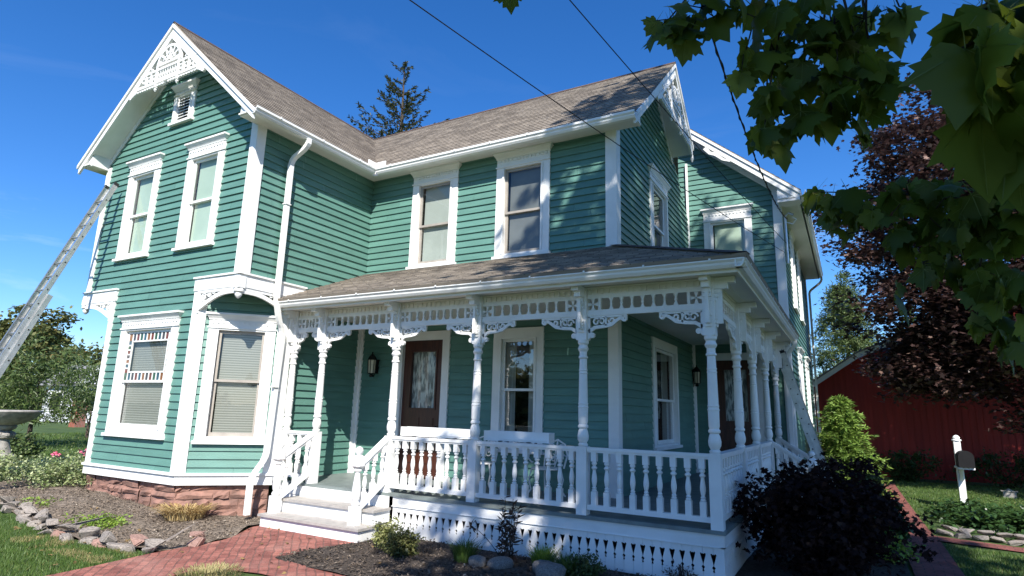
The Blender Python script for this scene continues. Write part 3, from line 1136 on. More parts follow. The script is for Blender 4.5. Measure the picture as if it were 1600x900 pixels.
def pendant(x, y, z, name='pendant'):
    b = MB()
    b.box(x - .07, x + .07, y - .07, y + .07, z - .02, z + .18)
    b.lathe([(.06, -.02), (.085, -.05), (.085, -.08), (.05, -.10), (.06, -.13), (.045, -.17), (.012, -.20)], (x, y, z), 12)
    return b.build(name, 'white_paint', house, smooth=True)


pendant(.0, .0, 3.84)
pendant(-4.87, .0, 3.84)

# ---- roofs
def roof_face(mb, pts, udir, thick=.055):
    pts = [Vector(p) for p in pts]
    n_ = (pts[1] - pts[0]).cross(pts[2] - pts[0]).normalized()
    if n_.z < 0:
        pts = pts[::-1]
        n_ = -n_
    U = Vector(udir).normalized()
    V = n_.cross(U)
    uv = [(p.dot(U), p.dot(V)) for p in pts]
    vs = [q[1] for q in uv]
    v0, v1 = min(vs), max(vs)
    # V may run up or down the slope: find which end is the eave
    up_ = 1 if V.z > 0 else -1
    ex = .14
    kk = int((v1 - v0) / ex) + 1

    def clip(pl, lim, keep_above):
        out = []
        for i in range(len(pl)):
            a_, b_ = pl[i], pl[(i + 1) % len(pl)]
            ina = (a_[1][1] >= lim) == keep_above
            inb = (b_[1][1] >= lim) == keep_above
            if ina:
                out.append(a_)
            if ina != inb:
                t_ = (lim - a_[1][1]) / (b_[1][1] - a_[1][1])
                out.append((a_[0].lerp(b_[0], t_), (a_[1][0] + (b_[1][0] - a_[1][0]) * t_, lim)))
        return out
    base_pl = [(p, q) for p, q in zip(pts, uv)]
    for c_ in range(kk):
        lo_, hi_ = (v0 + ex * c_, v0 + ex * (c_ + 1)) if up_ > 0 else (v1 - ex * (c_ + 1), v1 - ex * c_)
        pl = clip(base_pl, lo_, True)
        pl = clip(pl, hi_, False) if len(pl) > 2 else pl
        if len(pl) < 3:
            continue
        eave = lo_ if up_ > 0 else hi_
        lift = [max(0, 1 - abs(q[1] - eave) / ex) * .012 + .001 for p, q in pl]
        mb.face([p + n_ * h_ for (p, q), h_ in zip(pl, lift)], 0, [q for p, q in pl])
        ed = [(p, q) for (p, q) in pl if abs(q[1] - eave) < 1e-5]
        if len(ed) >= 2:
            (e0, q0), (e1, q1) = ed[0], ed[1]
            mb.face([e0, e1, e1 + n_ * .013, e0 + n_ * .013], 0, [q0, q1, (q1[0], q1[1] + .03 * up_), (q0[0], q0[1] + .03 * up_)])
    low = [p - n_ * thick for p in pts]
    mb.face(low[::-1], 1)
    k = len(pts)
    for i in range(k):
        j = (i + 1) % k
        mb.face([low[i], low[j], pts[j], pts[i]], 0, [(0, .05), (.1, .05), (.1, .08), (0, .08)])


m = MB()
O = -.45
zr = 9.40
EV = 6.86
roof_face(m, [(RIDX, O, zr), (.40, O, EV), (.40, 2.62, EV), (RIDX, 5.45, zr)], (0, 1, 0))
roof_face(m, [(RIDX, O, zr), (-5.26, O, EV), (-5.26, 9.0, EV), (RIDX, 9.0, zr)], (0, 1, 0))
roof_face(m, [(.40, 2.62, EV), (6.13, 2.62, EV), (6.13, 5.45, zr), (RIDX, 5.45, zr)], (1, 0, 0))
roof_face(m, [(RIDX, 5.45, zr), (6.13, 5.45, zr), (6.13, 6.98, 8.06), (5.6, 6.98, 8.06), (5.6, 8.8, 6.47), (RIDX, 8.8, 6.47)], (1, 0, 0))
m.build('roof', ['shingles', 'soffit_paint'], house, recalc=False)
m = MB()
for a, b in (((RIDX, O, zr + .012), (RIDX, 5.45, zr + .012)), ((RIDX, 5.45, zr + .012), (6.13, 5.45, zr + .012))):
    a, b = Vector(a), Vector(b)
    d = (b - a).normalized()
    s = d.cross(Vector((0, 0, 1)))
    for q in (1, -1):
        m.face([a, b, b + s * q * .14 - Vector((0, 0, .118)), a + s * q * .14 - Vector((0, 0, .118))])
pm('ridge_shingle', (.10, .06, .045), (.06, .04, .03), rough=.9, scale=8)
m.build('ridge_cap', 'ridge_shingle', house, recalc=False)
# rear wing roof
m = MB()
rz = lambda x: 7.05 + .845 * (8.24 - x)
roof_face(m, [(5.45, 8.08, rz(5.45)), (8.24, 8.08, rz(8.24)), (8.24, 17.4, rz(8.24)), (5.45, 17.4, rz(5.45))], (0, 1, 0))
roof_face(m, [(5.45, 8.08, rz(5.45)), (2.66, 8.08, rz(8.24)), (2.66, 17.4, rz(8.24)), (5.45, 17.4, rz(5.45))], (0, 1, 0))
m.build('rear_roof', ['shingles', 'soffit_paint'], house, recalc=False)

# soffits and fascia
def part_box(name, mat, *q):
    mb = MB()
    mb.box(*q)
    return mb.build(name, mat, house)


part_box('soffit', 'soffit_paint', .0, .37, -.42, 2.65, 6.80, 6.83)
part_box('soffit', 'soffit_paint', .0, 6.08, 2.65, 3.0, 6.802, 6.832)
part_box('soffit', 'soffit_paint', -5.23, -4.87, -.42, 9, 6.80, 6.83)
part_box('soffit', 'soffit_paint', 7.745, 8.22, 8.1, 17.38, 6.90, 6.93)
part_box('fascia', 'white_paint', .355, .385, -.42, 2.65, 6.735, 6.86)
part_box('fascia', 'white_paint', .385, 6.10, 2.62, 2.65, 6.737, 6.862)
part_box('fascia', 'white_paint', 8.19, 8.22, 8.1, 17.38, 6.90, 7.04)
# rake boards, gable wing
m = MB()
for sg in (1, -1):
    P = lambda dx, dz=0: (RIDX + sg * dx, RIDZ - SL * dx + dz)
    fa = [P(0, -.02), P(2.90, -.02), P(2.90, -.28), P(0, -.30)]
    fa = [P(0, -.02), P(2.835, -.02), P(2.835, -.215), P(0, -.235)]
    m.prism(G, fa, .385, .43)
    m.prism(G, [P(0, -.005), P(2.86, -.005), P(2.86, -.085), P(0, -.085)], .43, .462)     # crown mould
    m.prism(G, [P(0, -.14), P(2.6, -.14), P(2.6, -.17), P(0, -.17)], .02, .386)           # sloping soffit
    m.prism(G, [P(0, -.17), P(2.44, -.17), P(2.44, -.32), P(0, -.32)], .0, .035)             # rake frieze on the wall
m.prism(G, [(0, 6.785), (.375, 6.785), (.375, 6.81), (.0, 7.08)], .36, .387)
m.prism(G, [(-4.86, 6.785), (-5.235, 6.785), (-5.235, 6.81), (-4.86, 7.08)], .36, .387)
m.fbox(G, -.02, .0, .03, .37, 6.80, 7.08)
m.fbox(G, -4.87, -4.85, .03, .37, 6.80, 7.08)
m.build('rake_board', 'white_paint', house)
# rake boards, main gable end (x = 5.6, overhang to 6.1)
m = MB()
for sg, dm in ((-1, 2.83), (1, 1.50)):
    P = lambda d, dz=0: (5.45 + sg * d, 9.36 - .875 * d + dz)
    m.prism(GE, [P(0, -.02), P(dm, -.02), P(dm, -.215), P(0, -.235)], .465, .505)
    m.prism(GE, [P(0, -.005), P(dm, -.005), P(dm, -.085), P(0, -.085)], .505, .535)
    m.prism(GE, [P(0, -.14), P(min(dm, 2.6), -.14), P(min(dm, 2.6), -.17), P(0, -.17)], .02, .466)
    m.prism(GE, [P(0, -.19), P(min(dm, 2.46), -.19), P(min(dm, 2.46), -.34), P(0, -.34)], 0, .035)
m.prism(GE, [(2.635, 6.785), (3.0, 6.785), (3.0, 7.08), (2.635, 6.81)], .44, .467)
m.fbox(GE, 2.98, 3.0, .03, .45, 6.80, 7.08)
m.build('rake_board', 'white_paint', house)
# rake board, rear wing
m = MB()
P = lambda x, dz=0: (x, rz(x) + dz)
m.prism(RW, [P(5.6, -.04), P(8.22, -.04), P(8.22, -.26), P(5.6, -.26)], .365, .405)
m.prism(RW, [P(5.6, -.03), P(8.24, -.03), P(8.24, -.10), P(5.6, -.10)], .405, .435)
m.prism(RW, [P(5.6, -.15), P(8.18, -.15), P(8.18, -.18), P(5.6, -.18)], .02, .366)
m.prism(RW, [P(5.6, -.18), P(7.745, -.18), P(7.745, -.33), P(5.6, -.33)], 0, .035)
m.fbox(RW, 7.745, 8.22, .0, .40, 6.82, 6.87)
m.prism(RW, [(7.745, 6.87), (8.2, 6.87), (8.2, 7.0), (7.745, 7.3)], .355, .364)
m.build('rake_board', 'white_paint', house)


# ---- gable ornaments
def gable_ornament(F, c, apex, slope, hw, n0, n1, foot):
    b = MB()
    z = lambda u: apex - slope * abs(u - c)
    base = apex - slope * hw            # height where the ornament meets the rake at its ends
    zb = base + .10
    pw = .36                            # half width of the spindle panel
    # beams
    bw_ = hw - .06
    b.ribbon(F, [(c - bw_, zb), (c + bw_, zb)], .06, n0, n1)
    b.ribbon(F, [(c - (hw - .26), zb + .27), (c + (hw - .26), zb + .27)], .05, n0 + .001, n1 - .001)
    for u in (-pw, pw):
        b.ribbon(F, [(c + u, zb), (c + u, zb + .36)], .055, n0 + .002, n1 + .004)
    for i in range(9):                 # spindles
        u = c - pw + 2 * pw * (i + .5) / 9
        for q0, q1, w_ in ((.03, .07, .035), (.07, .13, .016), (.13, .17, .038), (.17, .22, .016), (.22, .25, .035)):
            b.ribbon(F, [(u, zb + q0), (u, zb + q1)], w_, n0 + .012, n1 - .012)
    for sg in (1, -1):                # side squares
        for k in range(3):
            u = c + sg * (pw + .09 + .17 * k)
            if z(u) - .05 > zb + .15:
                b.ribbon(F, [(u + .07, zb + .02), (u + .07, zb + .26)], .03, n0 + .003, n1)
                b.ribbon(F, arc(u, zb + .14, .05, 0, 360, 12), .022, n0 + .006, n1 - .006)
        # teeth and scalloped edge under the beam
        k = 14
        for i in range(k):
            u = c + sg * (.05 + (hw + foot - .05) * (i + .5) / k)
            zz = min(zb - .035, z(u) - .02)
            b.ribbon(F, arc(u, zz - .02, .026, 180, 360, 6), .03, n0 + .004, n1 - .004)
        # outer foot following the rake
        b.ribbon(F, [(c + sg * (hw - .2), zb - .02), (c + sg * (hw + .02), base - .03), (c + sg * (hw + foot), base - foot)], [.09, .10, .03], n0 + .002, n1 - .002)
    for sg in (1, -1):                # pendants
        u = c + sg * (pw + .0)
        b.lathe([(.03, 0), (.03, -.06), (.042, -.07), (.042, -.09), (.02, -.10), (.032, -.13), (.01, -.17)], F(u, (n0 + n1) / 2, zb - .02), 10)
    # sunburst fan
    cz = zb + .36
    b.ribbon(F, arc(c, cz, .37, 0, 180, 18), .055, n0, n1)
    b.ribbon(F, arc(c, cz, .09, 0, 180, 10), .05, n0, n1)
    for k in range(7):
        a = math.radians(12 + 156 * k / 6)
        b.ribbon(F, [(c + .1 * math.cos(a), cz + .1 * math.sin(a)), (c + .36 * math.cos(a), cz + .36 * math.sin(a))], [.022, .05], n0 + .006, n1 - .006)
    b.ribbon(F, [(c - .4, cz), (c + .4, cz)], .04, n0 + .001, n1 + .001)
    for sg in (1, -1):                # scroll loops between fan and rake
        for (t, r) in ((38, .06), (62, .05)):
            a = math.radians(t)
            b.ribbon(F, arc(c + sg * .47 * math.cos(a), cz + .47 * math.sin(a), r, 0, 360, 12), .024, n0 + .005, n1 - .005)
        b.ribbon(F, [(c + sg * .55, cz - .04), (c + sg * .63, cz + .07), (c + sg * .53, cz + .12)], .03, n0 + .004, n1 - .004)
    b.ribbon(F, [(c - .2, z(c - .2) - .34), (c, apex - .33), (c + .2, z(c + .2) - .34)], .03, n0 + .004, n1 - .004)
    # infill web against the rakes
    for sg in (1, -1):
        b.ribbon(F, [(c, apex - .03), (c + sg * hw * .98, z(c + hw * .98) - .03)], .06, n0 - .001, n1 + .002)
    return b.build('gable_ornament', 'white_paint', house)


gable_ornament(G, RIDX, RIDZ - .25, SL, 1.20, .385, .437, .04)
gable_ornament(GE, 5.45, 9.36 - .25, .875, 1.34, .466, .518, .10)
# scalloped foot pieces of the rear rake
m = MB()
m.ribbon(RW, [(6.16, rz(6.16) - .30), (6.28, rz(6.28) - .36), (6.42, rz(6.42) - .30), (6.58, rz(6.58) - .33), (6.75, rz(6.75) - .27)], [.10, .08, .09, .06, .03], .37, .40)
m.lathe([(.03, 0), (.03, -.06), (.045, -.08), (.03, -.11), (.01, -.17)], GE(6.93, .49, 7.84), 10)
m.build('rake_trim', 'white_paint', house)


# ---- gutters
def gutter(path, out, name='gutter', w_=.12, h=.125):
    """K profile swept along a straight run; out = outward horizontal unit"""
    a, b = Vector(path[0]), Vector(path[1])
    o = Vector(out)
    prof = [(0, 0), (.07, 0), (.095, .035), (.10, .06), (.125, .085), (.125, h), (.11, h), (.11, .095), (.085, .07), (.08, .04), (.06, .015), (.015, .015), (.015, h), (0, h)]
    mb = MB()
    k = len(prof)
    V = [p + o * q + Vector((0, 0, z)) for p in (a, b) for q, z in prof]
    mb.idx(V, [(i, (i + 1) % k, (i + 1) % k + k, i + k) for i in range(k)] + [tuple(range(k)), tuple(range(k, 2 * k))])
    n_ = max(2, int((b - a).length / .75))
    d = (b - a).normalized()
    for i in range(n_):
        c = a.lerp(b, (i + .5) / n_)
        pts = [c + o * .0 + Vector((0, 0, h + .004)), c + o * .13 + Vector((0, 0, h + .004)), c + o * .132 + Vector((0, 0, h - .03))]
        mb.rectsweep(pts, .025, .006, d)
    return mb.build(name, 'gutter_paint', house)


gutter([(.385, -.44, 6.735), (.385, 2.53, 6.735)], (1, 0, 0))
gutter([(.51, 2.62, 6.735), (6.12, 2.62, 6.735)], (0, -1, 0))
gutter([(.02, .82, 3.60), (7.96, .82, 3.60)], (0, -1, 0))
gutter([(7.84, .70, 3.60), (7.84, 8.45, 3.60)], (1, 0, 0))
gutter([(8.225, 8.1, 6.915), (8.225, 17.38, 6.915)], (1, 0, 0))
m = MB()
m.box(.50, .515, 2.27, 2.505, 6.84, 6.96)       # valley splash guard
m.box(.515, .775, 2.49, 2.505, 6.842, 6.962)
m.build('splash_guard', 'gutter_paint', house)


# ---- downspouts
def downspout(pts, side=(0, 1, 0), straps=()):
    mb = MB()
    sm = []
    P_ = [Vector(p) for p in pts]
    for i, p in enumerate(P_):
        if i in (0, len(P_) - 1):
            sm.append(p)
        else:
            a, b = (P_[i - 1] - p), (P_[i + 1] - p)
            sm += [p + a.normalized() * min(.09, a.length / 3), p + (a.normalized() * min(.04, a.length / 4) + b.normalized() * min(.04, b.length / 4)) * .7, p + b.normalized() * min(.09, b.length / 3)]
    mb.rectsweep(sm, .085, .07, side)
    for z, x, y in straps:
        mb.box(x - .05, x + .05, y - .058, y + .058, z, z + .02)
    return mb.build('downspout', 'gutter_paint', house)


downspout([(.455, .74, 6.76), (.455, .74, 6.62), (.12, .68, 6.38), (.12, .68, 3.72), (.10, .80, 3.35), (.075, .93, 3.2), (.085, .84, 1.02), (.10, .57, .70), (.10, .57, .12)], (0, 1, 0), [(5.5, .12, .68), (2.2, .085, .84)])
downspout([(8.29, 17.2, 6.93), (8.29, 17.2, 6.75), (7.87, 17.1, 6.4), (7.87, 17.1, .3)], (0, 1, 0))
downspout([(7.90, 8.2, 3.62), (7.90, 8.2, 3.5), (7.70, 8.36, 3.3), (7.70, 8.40, .65)], (1, 0, 0))

# ================================================================== PORCH (part of the house)
ZF, ZR = .62, 1.46
DP = 1.23
PX = [.07, .81, 2.47, 4.05, 5.75, 7.435]
SY = [3.12, 4.79, 6.56, 8.38]
# floor
m = MB()
m.box(.0, 7.53, 1.145, 3.0, ZF - .045, ZF)
m.box(5.6, 7.532, 3.0, 8.5, ZF - .046, ZF - .001)
m.build('porch_floor', 'porch_floor_paint', house)
# ceiling + roof
m = MB()
m.box(.02, 7.60, 1.30, 3.0, 3.60, 3.63)
m.box(5.6, 7.601, 3.0, 8.5, 3.601, 3.631)
m.box(.02, 7.9, .80, 1.17, 3.602, 3.632)        # eave soffit
m.box(7.48, 7.86, .83, 8.49, 3.604, 3.634)
m.box(.02, 7.85, .82, .845, 3.56, 3.74)          # fascia
m.box(7.825, 7.85, .83, 8.48, 3.562, 3.742)
m.build('porch_ceiling', 'soffit_paint', house)
m = MB()
roof_face(m, [(.03, .68, 3.735), (7.98, .68, 3.735), (5.62, 3.0, 4.70), (.03, 3.0, 4.70)], (1, 0, 0), .05)
roof_face(m, [(7.98, .68, 3.735), (7.98, 8.47, 3.735), (5.62, 8.47, 4.70), (5.62, 3.0, 4.70)], (0, 1, 0), .05)
m.build('porch_roof', ['shingles', 'soffit_paint'], house, recalc=False)
m = MB()
m.face([(5.62, 3.0, 4.725), (7.98, .68, 3.76), (7.80, .66, 3.76), (5.50, 2.92, 4.70)])
m.face([(5.62, 3.0, 4.725), (7.98, .68, 3.76), (8.0, .86, 3.76), (5.70, 3.12, 4.70)])
m.build('hip_cap', 'ridge_shingle', house, recalc=False)

# post: turned shaft between square blocks, made once
def post_mesh():
    mb = MB()
    h = .07
    mb.box(-h, h, -h, h, 0, ZR + .01 - ZF)
    pr = [(.05, 1.465), (.066, 1.485), (.066, 1.50), (.05, 1.515), (.072, 1.56), (.076, 1.61), (.064, 1.67), (.052, 1.70), (.07, 1.715), (.07, 1.74), (.056, 1.755), (.064, 1.79),
          (.066, 1.97), (.071, 1.975), (.071, 1.985), (.064, 1.99), (.064, 2.015), (.069, 2.02), (.069, 2.03), (.063, 2.035), (.056, 2.42), (.061, 2.425), (.061, 2.435), (.055, 2.44), (.055, 2.46), (.06, 2.465), (.06, 2.475), (.054, 2.48),
          (.050, 2.62), (.066, 2.635), (.066, 2.65), (.052, 2.665), (.052, 2.72), (.064, 2.735), (.076, 2.76), (.064, 2.785), (.056, 2.81), (.076, 2.835), (.076, 2.875)]
    mb.lathe([(r, z - ZF) for r, z in pr], (0, 0, 0), 16)
    mb.box(-h - .002, h + .002, -h - .002, h + .002, 2.875 - ZF, 3.598 - ZF)
    return mb.mesh('porch_post', 'white_paint', smooth=True)


def post_trim_mesh():
    """stepped eave bracket on the face of the upper post block (points to -y)"""
    mb = MB()
    for k in range(4):
        z = 2.98 + .045 * k - ZF
        mb.box(-.04, .04, -.094, -.071, z, z + .028)
    for k in range(3):
        z = 3.30 + .05 * k - ZF
        mb.box(-.045, .045, -.10 - .025 * k, -.071, z, z + .046)
    mb.box(-.05, .05, -.32, -.071, 3.52 - ZF, 3.596 - ZF)
    mb.box(-.046, .046, -.23, -.071, 3.45 - ZF, 3.522 - ZF)
    mb.box(-.02, .02, -.16, -.071, 3.02 - ZF, 3.452 - ZF)
    return mb.mesh('post_bracket', 'white_paint')


pmesh, ptrim = post_mesh(), post_trim_mesh()
posts = []
for x, y, rots in [(x, DP, (0,)) for x in PX[:5]] + [(PX[5], DP, (0, PI / 2))] + [(PX[5], y, (PI / 2,)) for y in SY]:
    o = link('porch_post', pmesh, house)
    o.location = (x, y, ZF)
    posts.append(o)
    for r in rots:
        b = link('post_bracket', ptrim, house)
        b.location = (x, y, ZF)
        b.rotation_euler.z = r


def porch_bay(F, u0, u1, n_sp, small=False):
    """frieze of sawn spindles, crosses and scroll brackets between two posts; F.n=0 is the post centre line"""
    b = MB()
    a, c = u0 + .072, u1 - .072
    n0, n1 = -.02, .02
    b.fbox(F, a, c, -.03, .03, 3.205, 3.245)
    b.fbox(F, a, c, -.022, .022, 3.245, 3.285)
    b.fbox(F, a, c, -.028, .028, 3.44, 3.475)
    b.fbox(F, a, c, -.018, .018, 3.475, 3.60)
    k = int((c - a) / .085)
    for i in range(k):
        u = a + (c - a) * (i + .5) / k
        b.fbox(F, u - .017, u + .017, .018, .038, 3.505, 3.572)
    b.fbox(F, a, c, .018, .045, 3.577, 3.598)
    sq = .155
    for q0, q1 in ((a, a + sq), (c - sq, c)):
        if small and q0 != a and False:
            continue
        um = (q0 + q1) / 2
        zm = 3.3625
        for du, dz in ((1, 0), (-1, 0), (0, 1), (0, -1)):
            L1 = .072 if du else .075
            b.ribbon(F, [(um, zm), (um + du * L1 * .45, zm + dz * L1 * .45), (um + du * L1, zm + dz * L1)], [.016, .022, .055], n0, n1)
    b.fbox(F, a + sq, a + sq + .036, -.026, .026, 3.285, 3.44)
    b.fbox(F, c - sq - .036, c - sq, -.026, .026, 3.285, 3.44)
    s0, s1 = a + sq + .036, c - sq - .036
    for i in range(n_sp):
        u = s0 + (s1 - s0) * (i + 1) / (n_sp + 1)
        b.ribbon(F, [(u, 3.285), (u, 3.30), (u, 3.315), (u, 3.34), (u, 3.353), (u, 3.3625), (u, 3.372), (u, 3.385), (u, 3.41), (u, 3.425), (u, 3.44)],
                 [.055, .05, .03, .018, .022, .044, .022, .018, .03, .05, .055], n0, n1)
    fr = b.build('porch_frieze', 'white_paint', house)
    # scroll brackets
    for q, sg in ((a, 1), (c, -1)):
        w_ = min(.60, (c - a) * .36)
        s = MB()
        fu = lambda t: q + sg * w_ * t
        s.ribbon(F, [(fu(.0), 3.19), (fu(1.0), 3.19)], .03, n0, n1)
        edge = [(fu(.02), 2.99), (fu(.18), 3.045), (fu(.42), 3.055), (fu(.60), 3.075), (fu(.80), 3.15), (fu(.93), 3.165)]
        s.ribbon(F, edge, [.05, .045, .045, .05, .04, .05], n0, n1)
        s.ribbon(F, [(fu(.03), 2.95), (fu(.03), 3.19)], .035, n0, n1)
        s.ribbon(F, spiral(fu(.22), 3.12, .058, .015, 0, 400, 16), .022, n0 + .004, n1 - .004)
        s.ribbon(F, spiral(fu(.36), 3.125, .05, .015, 180, -220, 16), .022, n0 + .004, n1 - .004)
        s.ribbon(F, spiral(fu(.62), 3.135, .048, .015, 180, 560, 16), .024, n0 + .004, n1 - .004)
        s.ribbon(F, [(fu(.47), 3.06), (fu(.47), 3.19)], .022, n0, n1)
        s.ribbon(F, arc(fu(.93), 3.15, .028, 0, 360, 10), .03, n0 + .003, n1 - .003)
        # little capital scroll below
        s.ribbon(F, [(fu(-.01), 2.90), (fu(.05), 2.935), (fu(.10), 2.955), (fu(.13), 2.94)], [.06, .055, .045, .03], n0 - .006, n1 + .006)
        s.ribbon(F, arc(fu(.115), 2.94, .022, 0, 360, 10), .03, n0, n1)
        s.build('scroll_bracket', 'white_paint', fr)


FP = Fr((0, DP, 0), 0)
FS = Fr((PX[5], 0, 0), PI / 2)
for i in range(5):
    porch_bay(FP, PX[i], PX[i + 1], 2 if i == 0 else 7)
yy = [DP] + SY
for i in range(4):
    porch_bay(FS, yy[i], yy[i + 1], 7)


# railings
def baluster_mesh(h):
    mb = MB()
    s = .036
    mb.box(-s, s, -s, s, 0, h * .25)
    mb.box(-s, s, -s, s, h * .82, h)
    pr = [(.024, .25), (.034, .265), (.034, .28), (.022, .295), (.032, .32), (.020, .345), (.026, .37), (.034, .44), (.035, .49), (.030, .56), (.020, .64), (.021, .665), (.037, .69), (.037, .71), (.02, .735), (.024, .755), (.034, .77), (.034, .795), (.024, .82)]
    mb.lathe([(r, z * h) for r, z in pr], (0, 0, 0), 10)
    return mb.mesh('baluster', 'white_paint', smooth=True)


bal = baluster_mesh(1.405 - .75)
bal_short = baluster_mesh(.56)


def railing(F, u0, u1, n_b, name='railing'):
    b = MB()
    a, c = u0 + .072, u1 - .072
    b.fbox(F, a, c, -.055, .055, 1.425, 1.465)
    b.fbox(F, a, c, -.04, .04, 1.40, 1.426)
    b.fbox(F, a, c, -.042, .042, .69, .75)
    r = b.build(name, 'white_paint', house)
    for i in range(n_b):
        u = a + (c - a) * (i + .5) / n_b
        o = link('baluster', bal, r)
        o.location = F(u, 0, .75)
        o.rotation_euler.z = math.atan2(F.U.y, F.U.x)
    return r


railing(FP, PX[0], PX[1], 3)
for i in range(2, 5):
    railing(FP, PX[i], PX[i + 1], 9)
for i in range(3):
    railing(FS, yy[i], yy[i + 1], 9)

# front steps
m = MB()
m.box(.60, 2.66, .44, 1.15, 0.0, .175)
m.box(.66, 2.62, .78, 1.145, .21, .38)
m.box(.70, 2.60, 1.10, 1.14, .415, .575)
m.build('step_riser', 'white_paint', house)
m = MB()
m.box(.57, 2.69, .40, .84, .175, .21)
m.box(.63, 2.65, .745, 1.13, .38, .415)
m.build('step_tread', 'tread_paint', house)


def newel(x, y, z0, ht=1.11):
    b = MB()
    s = .068
    k = ht / 1.11
    Z = lambda q: z0 + q * k
    b.box(x - s, x + s, y - s, y + s, z0, Z(.26))
    b.lathe([(.05, Z(.26)), (.066, Z(.28)), (.066, Z(.30)), (.045, Z(.33)), (.058, Z(.36)), (.066, Z(.44)), (.062, Z(.52)), (.045, Z(.66)), (.036, Z(.74)), (.06, Z(.76)), (.06, Z(.785)), (.045, Z(.80))], (x, y, 0), 14)
    h = .082
    c = .03
    oc = [(-h, -h + c), (-h + c, -h), (h - c, -h), (h, -h + c), (h, h - c), (h - c, h), (-h + c, h), (-h, h - c)]
    zz = [(Z(.80), .7), (Z(.83), 1), (Z(.95), 1), (Z(.985), .6)]
    V = [(x + p[0] * f, y + p[1] * f, z) for z, f in zz for p in oc]
    b.idx(V, [(j * 8 + i, j * 8 + (i + 1) % 8, (j + 1) * 8 + (i + 1) % 8, (j + 1) * 8 + i) for j in range(3) for i in range(8)] + [tuple(range(24, 32))])
    b.lathe([(.03, Z(.98)), (.045, Z(1.0)), (.06, Z(1.03)), (.062, Z(1.055)), (.052, Z(1.085)), (.03, Z(1.105)), (.005, Z(1.112))], (x, y, 0), 14)
    return b.build('newel_post', 'white_paint', house, smooth=True)


def stair_rail(a_top, b_bot, n_b, drop=.64):
    """sloping handrail and bottom rail from a post to a newel with balusters between"""
    a, b_ = Vector(a_top), Vector(b_bot)
    d = (b_ - a).normalized()
    side = Vector((-d.y, d.x, 0)).normalized()
    b = MB()
    b.rectsweep([a, b_], .10, .05, side)
    b.rectsweep([a - Vector((0, 0, .05)), b_ - Vector((0, 0, .05))], .06, .05, side)
    b.rectsweep([a - Vector((0, 0, drop)), b_ - Vector((0, 0, drop))], .07, .07, side)
    r = b.build('stair_railing', 'white_paint', house)
    for i in range(n_b):
        p = a.lerp(b_, (i + .5) / n_b)
        o = link('baluster', bal_short, r)
        o.location = p - Vector((0, 0, drop - .02))
        o.rotation_euler.z = math.atan2(d.y, d.x)


newel(.68, .62, .21)
newel(2.40, .62, .21)
stair_rail((.80, 1.17, 1.44), (.69, .68, 1.08), 3)
stair_rail((2.46, 1.17, 1.44), (2.41, .68, 1.08), 3)
# side steps at the back of the porch
m = MB()
m.box(7.58, 7.90, 6.64, 8.3, 0, .38)
m.box(7.90, 8.22, 6.64, 8.3, 0, .175)
m.build('step_riser', 'white_paint', house)
m = MB()
m.box(7.58, 7.93, 6.6, 8.34, .38, .415)
m.box(7.92, 8.26, 6.6, 8.34, .176, .211)
m.build('step_tread', 'tread_paint', house)
for y in (6.56, 8.34):
    newel(8.16, y, .21)
    stair_rail((7.5, y, 1.44), (8.09, y, 1.08), 4)

# skirting with sawn cut-outs
def skirt(F, u0, u1, zb, pitch=.118, cut=True):
    b = MB()
    b.fbox(F, u0, u1, -.03, .012, .435, .575)
    b.fbox(F, u0 - .02, u1 + .02, -.03, .02, .428, .437)
    # half outline of a cut at the edge of a board (distance from the joint, height)
    half_cut = [(0.0015, .352), (.010, .346), (.014, .354), (.026, .358), (.034, .346), (.030, .330), (.0045, .240), (.004, .224), (.016, .214), (.021, .203), (.012, .194), (.007, .178), (.014, .166), (.012, .157), (.0015, .155)]
    nb = int(round((u1 - u0) / pitch))
    p = (u1 - u0) / nb
    for i in range(nb):
        a, c = u0 + i * p, u0 + (i + 1) * p
        lft = [(a + q, z) for q, z in half_cut] if i > 0 and cut else []
        rgt = [(c - q, z) for q, z in half_cut] if i < nb - 1 and cut else []
        poly = [(a + .0015, .434)] + lft + [(a + .0015, zb), (c - .0015, zb)] + rgt[::-1] + [(c - .0015, .434)]
        b.prism(F, poly, -.018, .002)
    return b


FA = Fr((0, 1.185, 0), 0)
FB = Fr((7.495, 0, 0), PI / 2)
b = skirt(FA, 2.64, 7.495, -.05)
b2 = skirt(FB, 1.185, 6.6, -.05)
bm_ = b.build('porch_skirt', 'white_paint', house)
b2.build('porch_skirt', 'white_paint', house)
b3 = skirt(FA, .04, .64, -.02, cut=False)
b3.build('porch_skirt', 'white_paint', house)
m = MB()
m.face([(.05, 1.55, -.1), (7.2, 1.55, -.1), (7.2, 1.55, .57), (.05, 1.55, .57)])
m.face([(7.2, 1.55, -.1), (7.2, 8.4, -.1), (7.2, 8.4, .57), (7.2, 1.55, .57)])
m.build('crawl_space_darkness', 'dark_room', house, recalc=False)  # black sheets paint the darkness behind the cut-outs

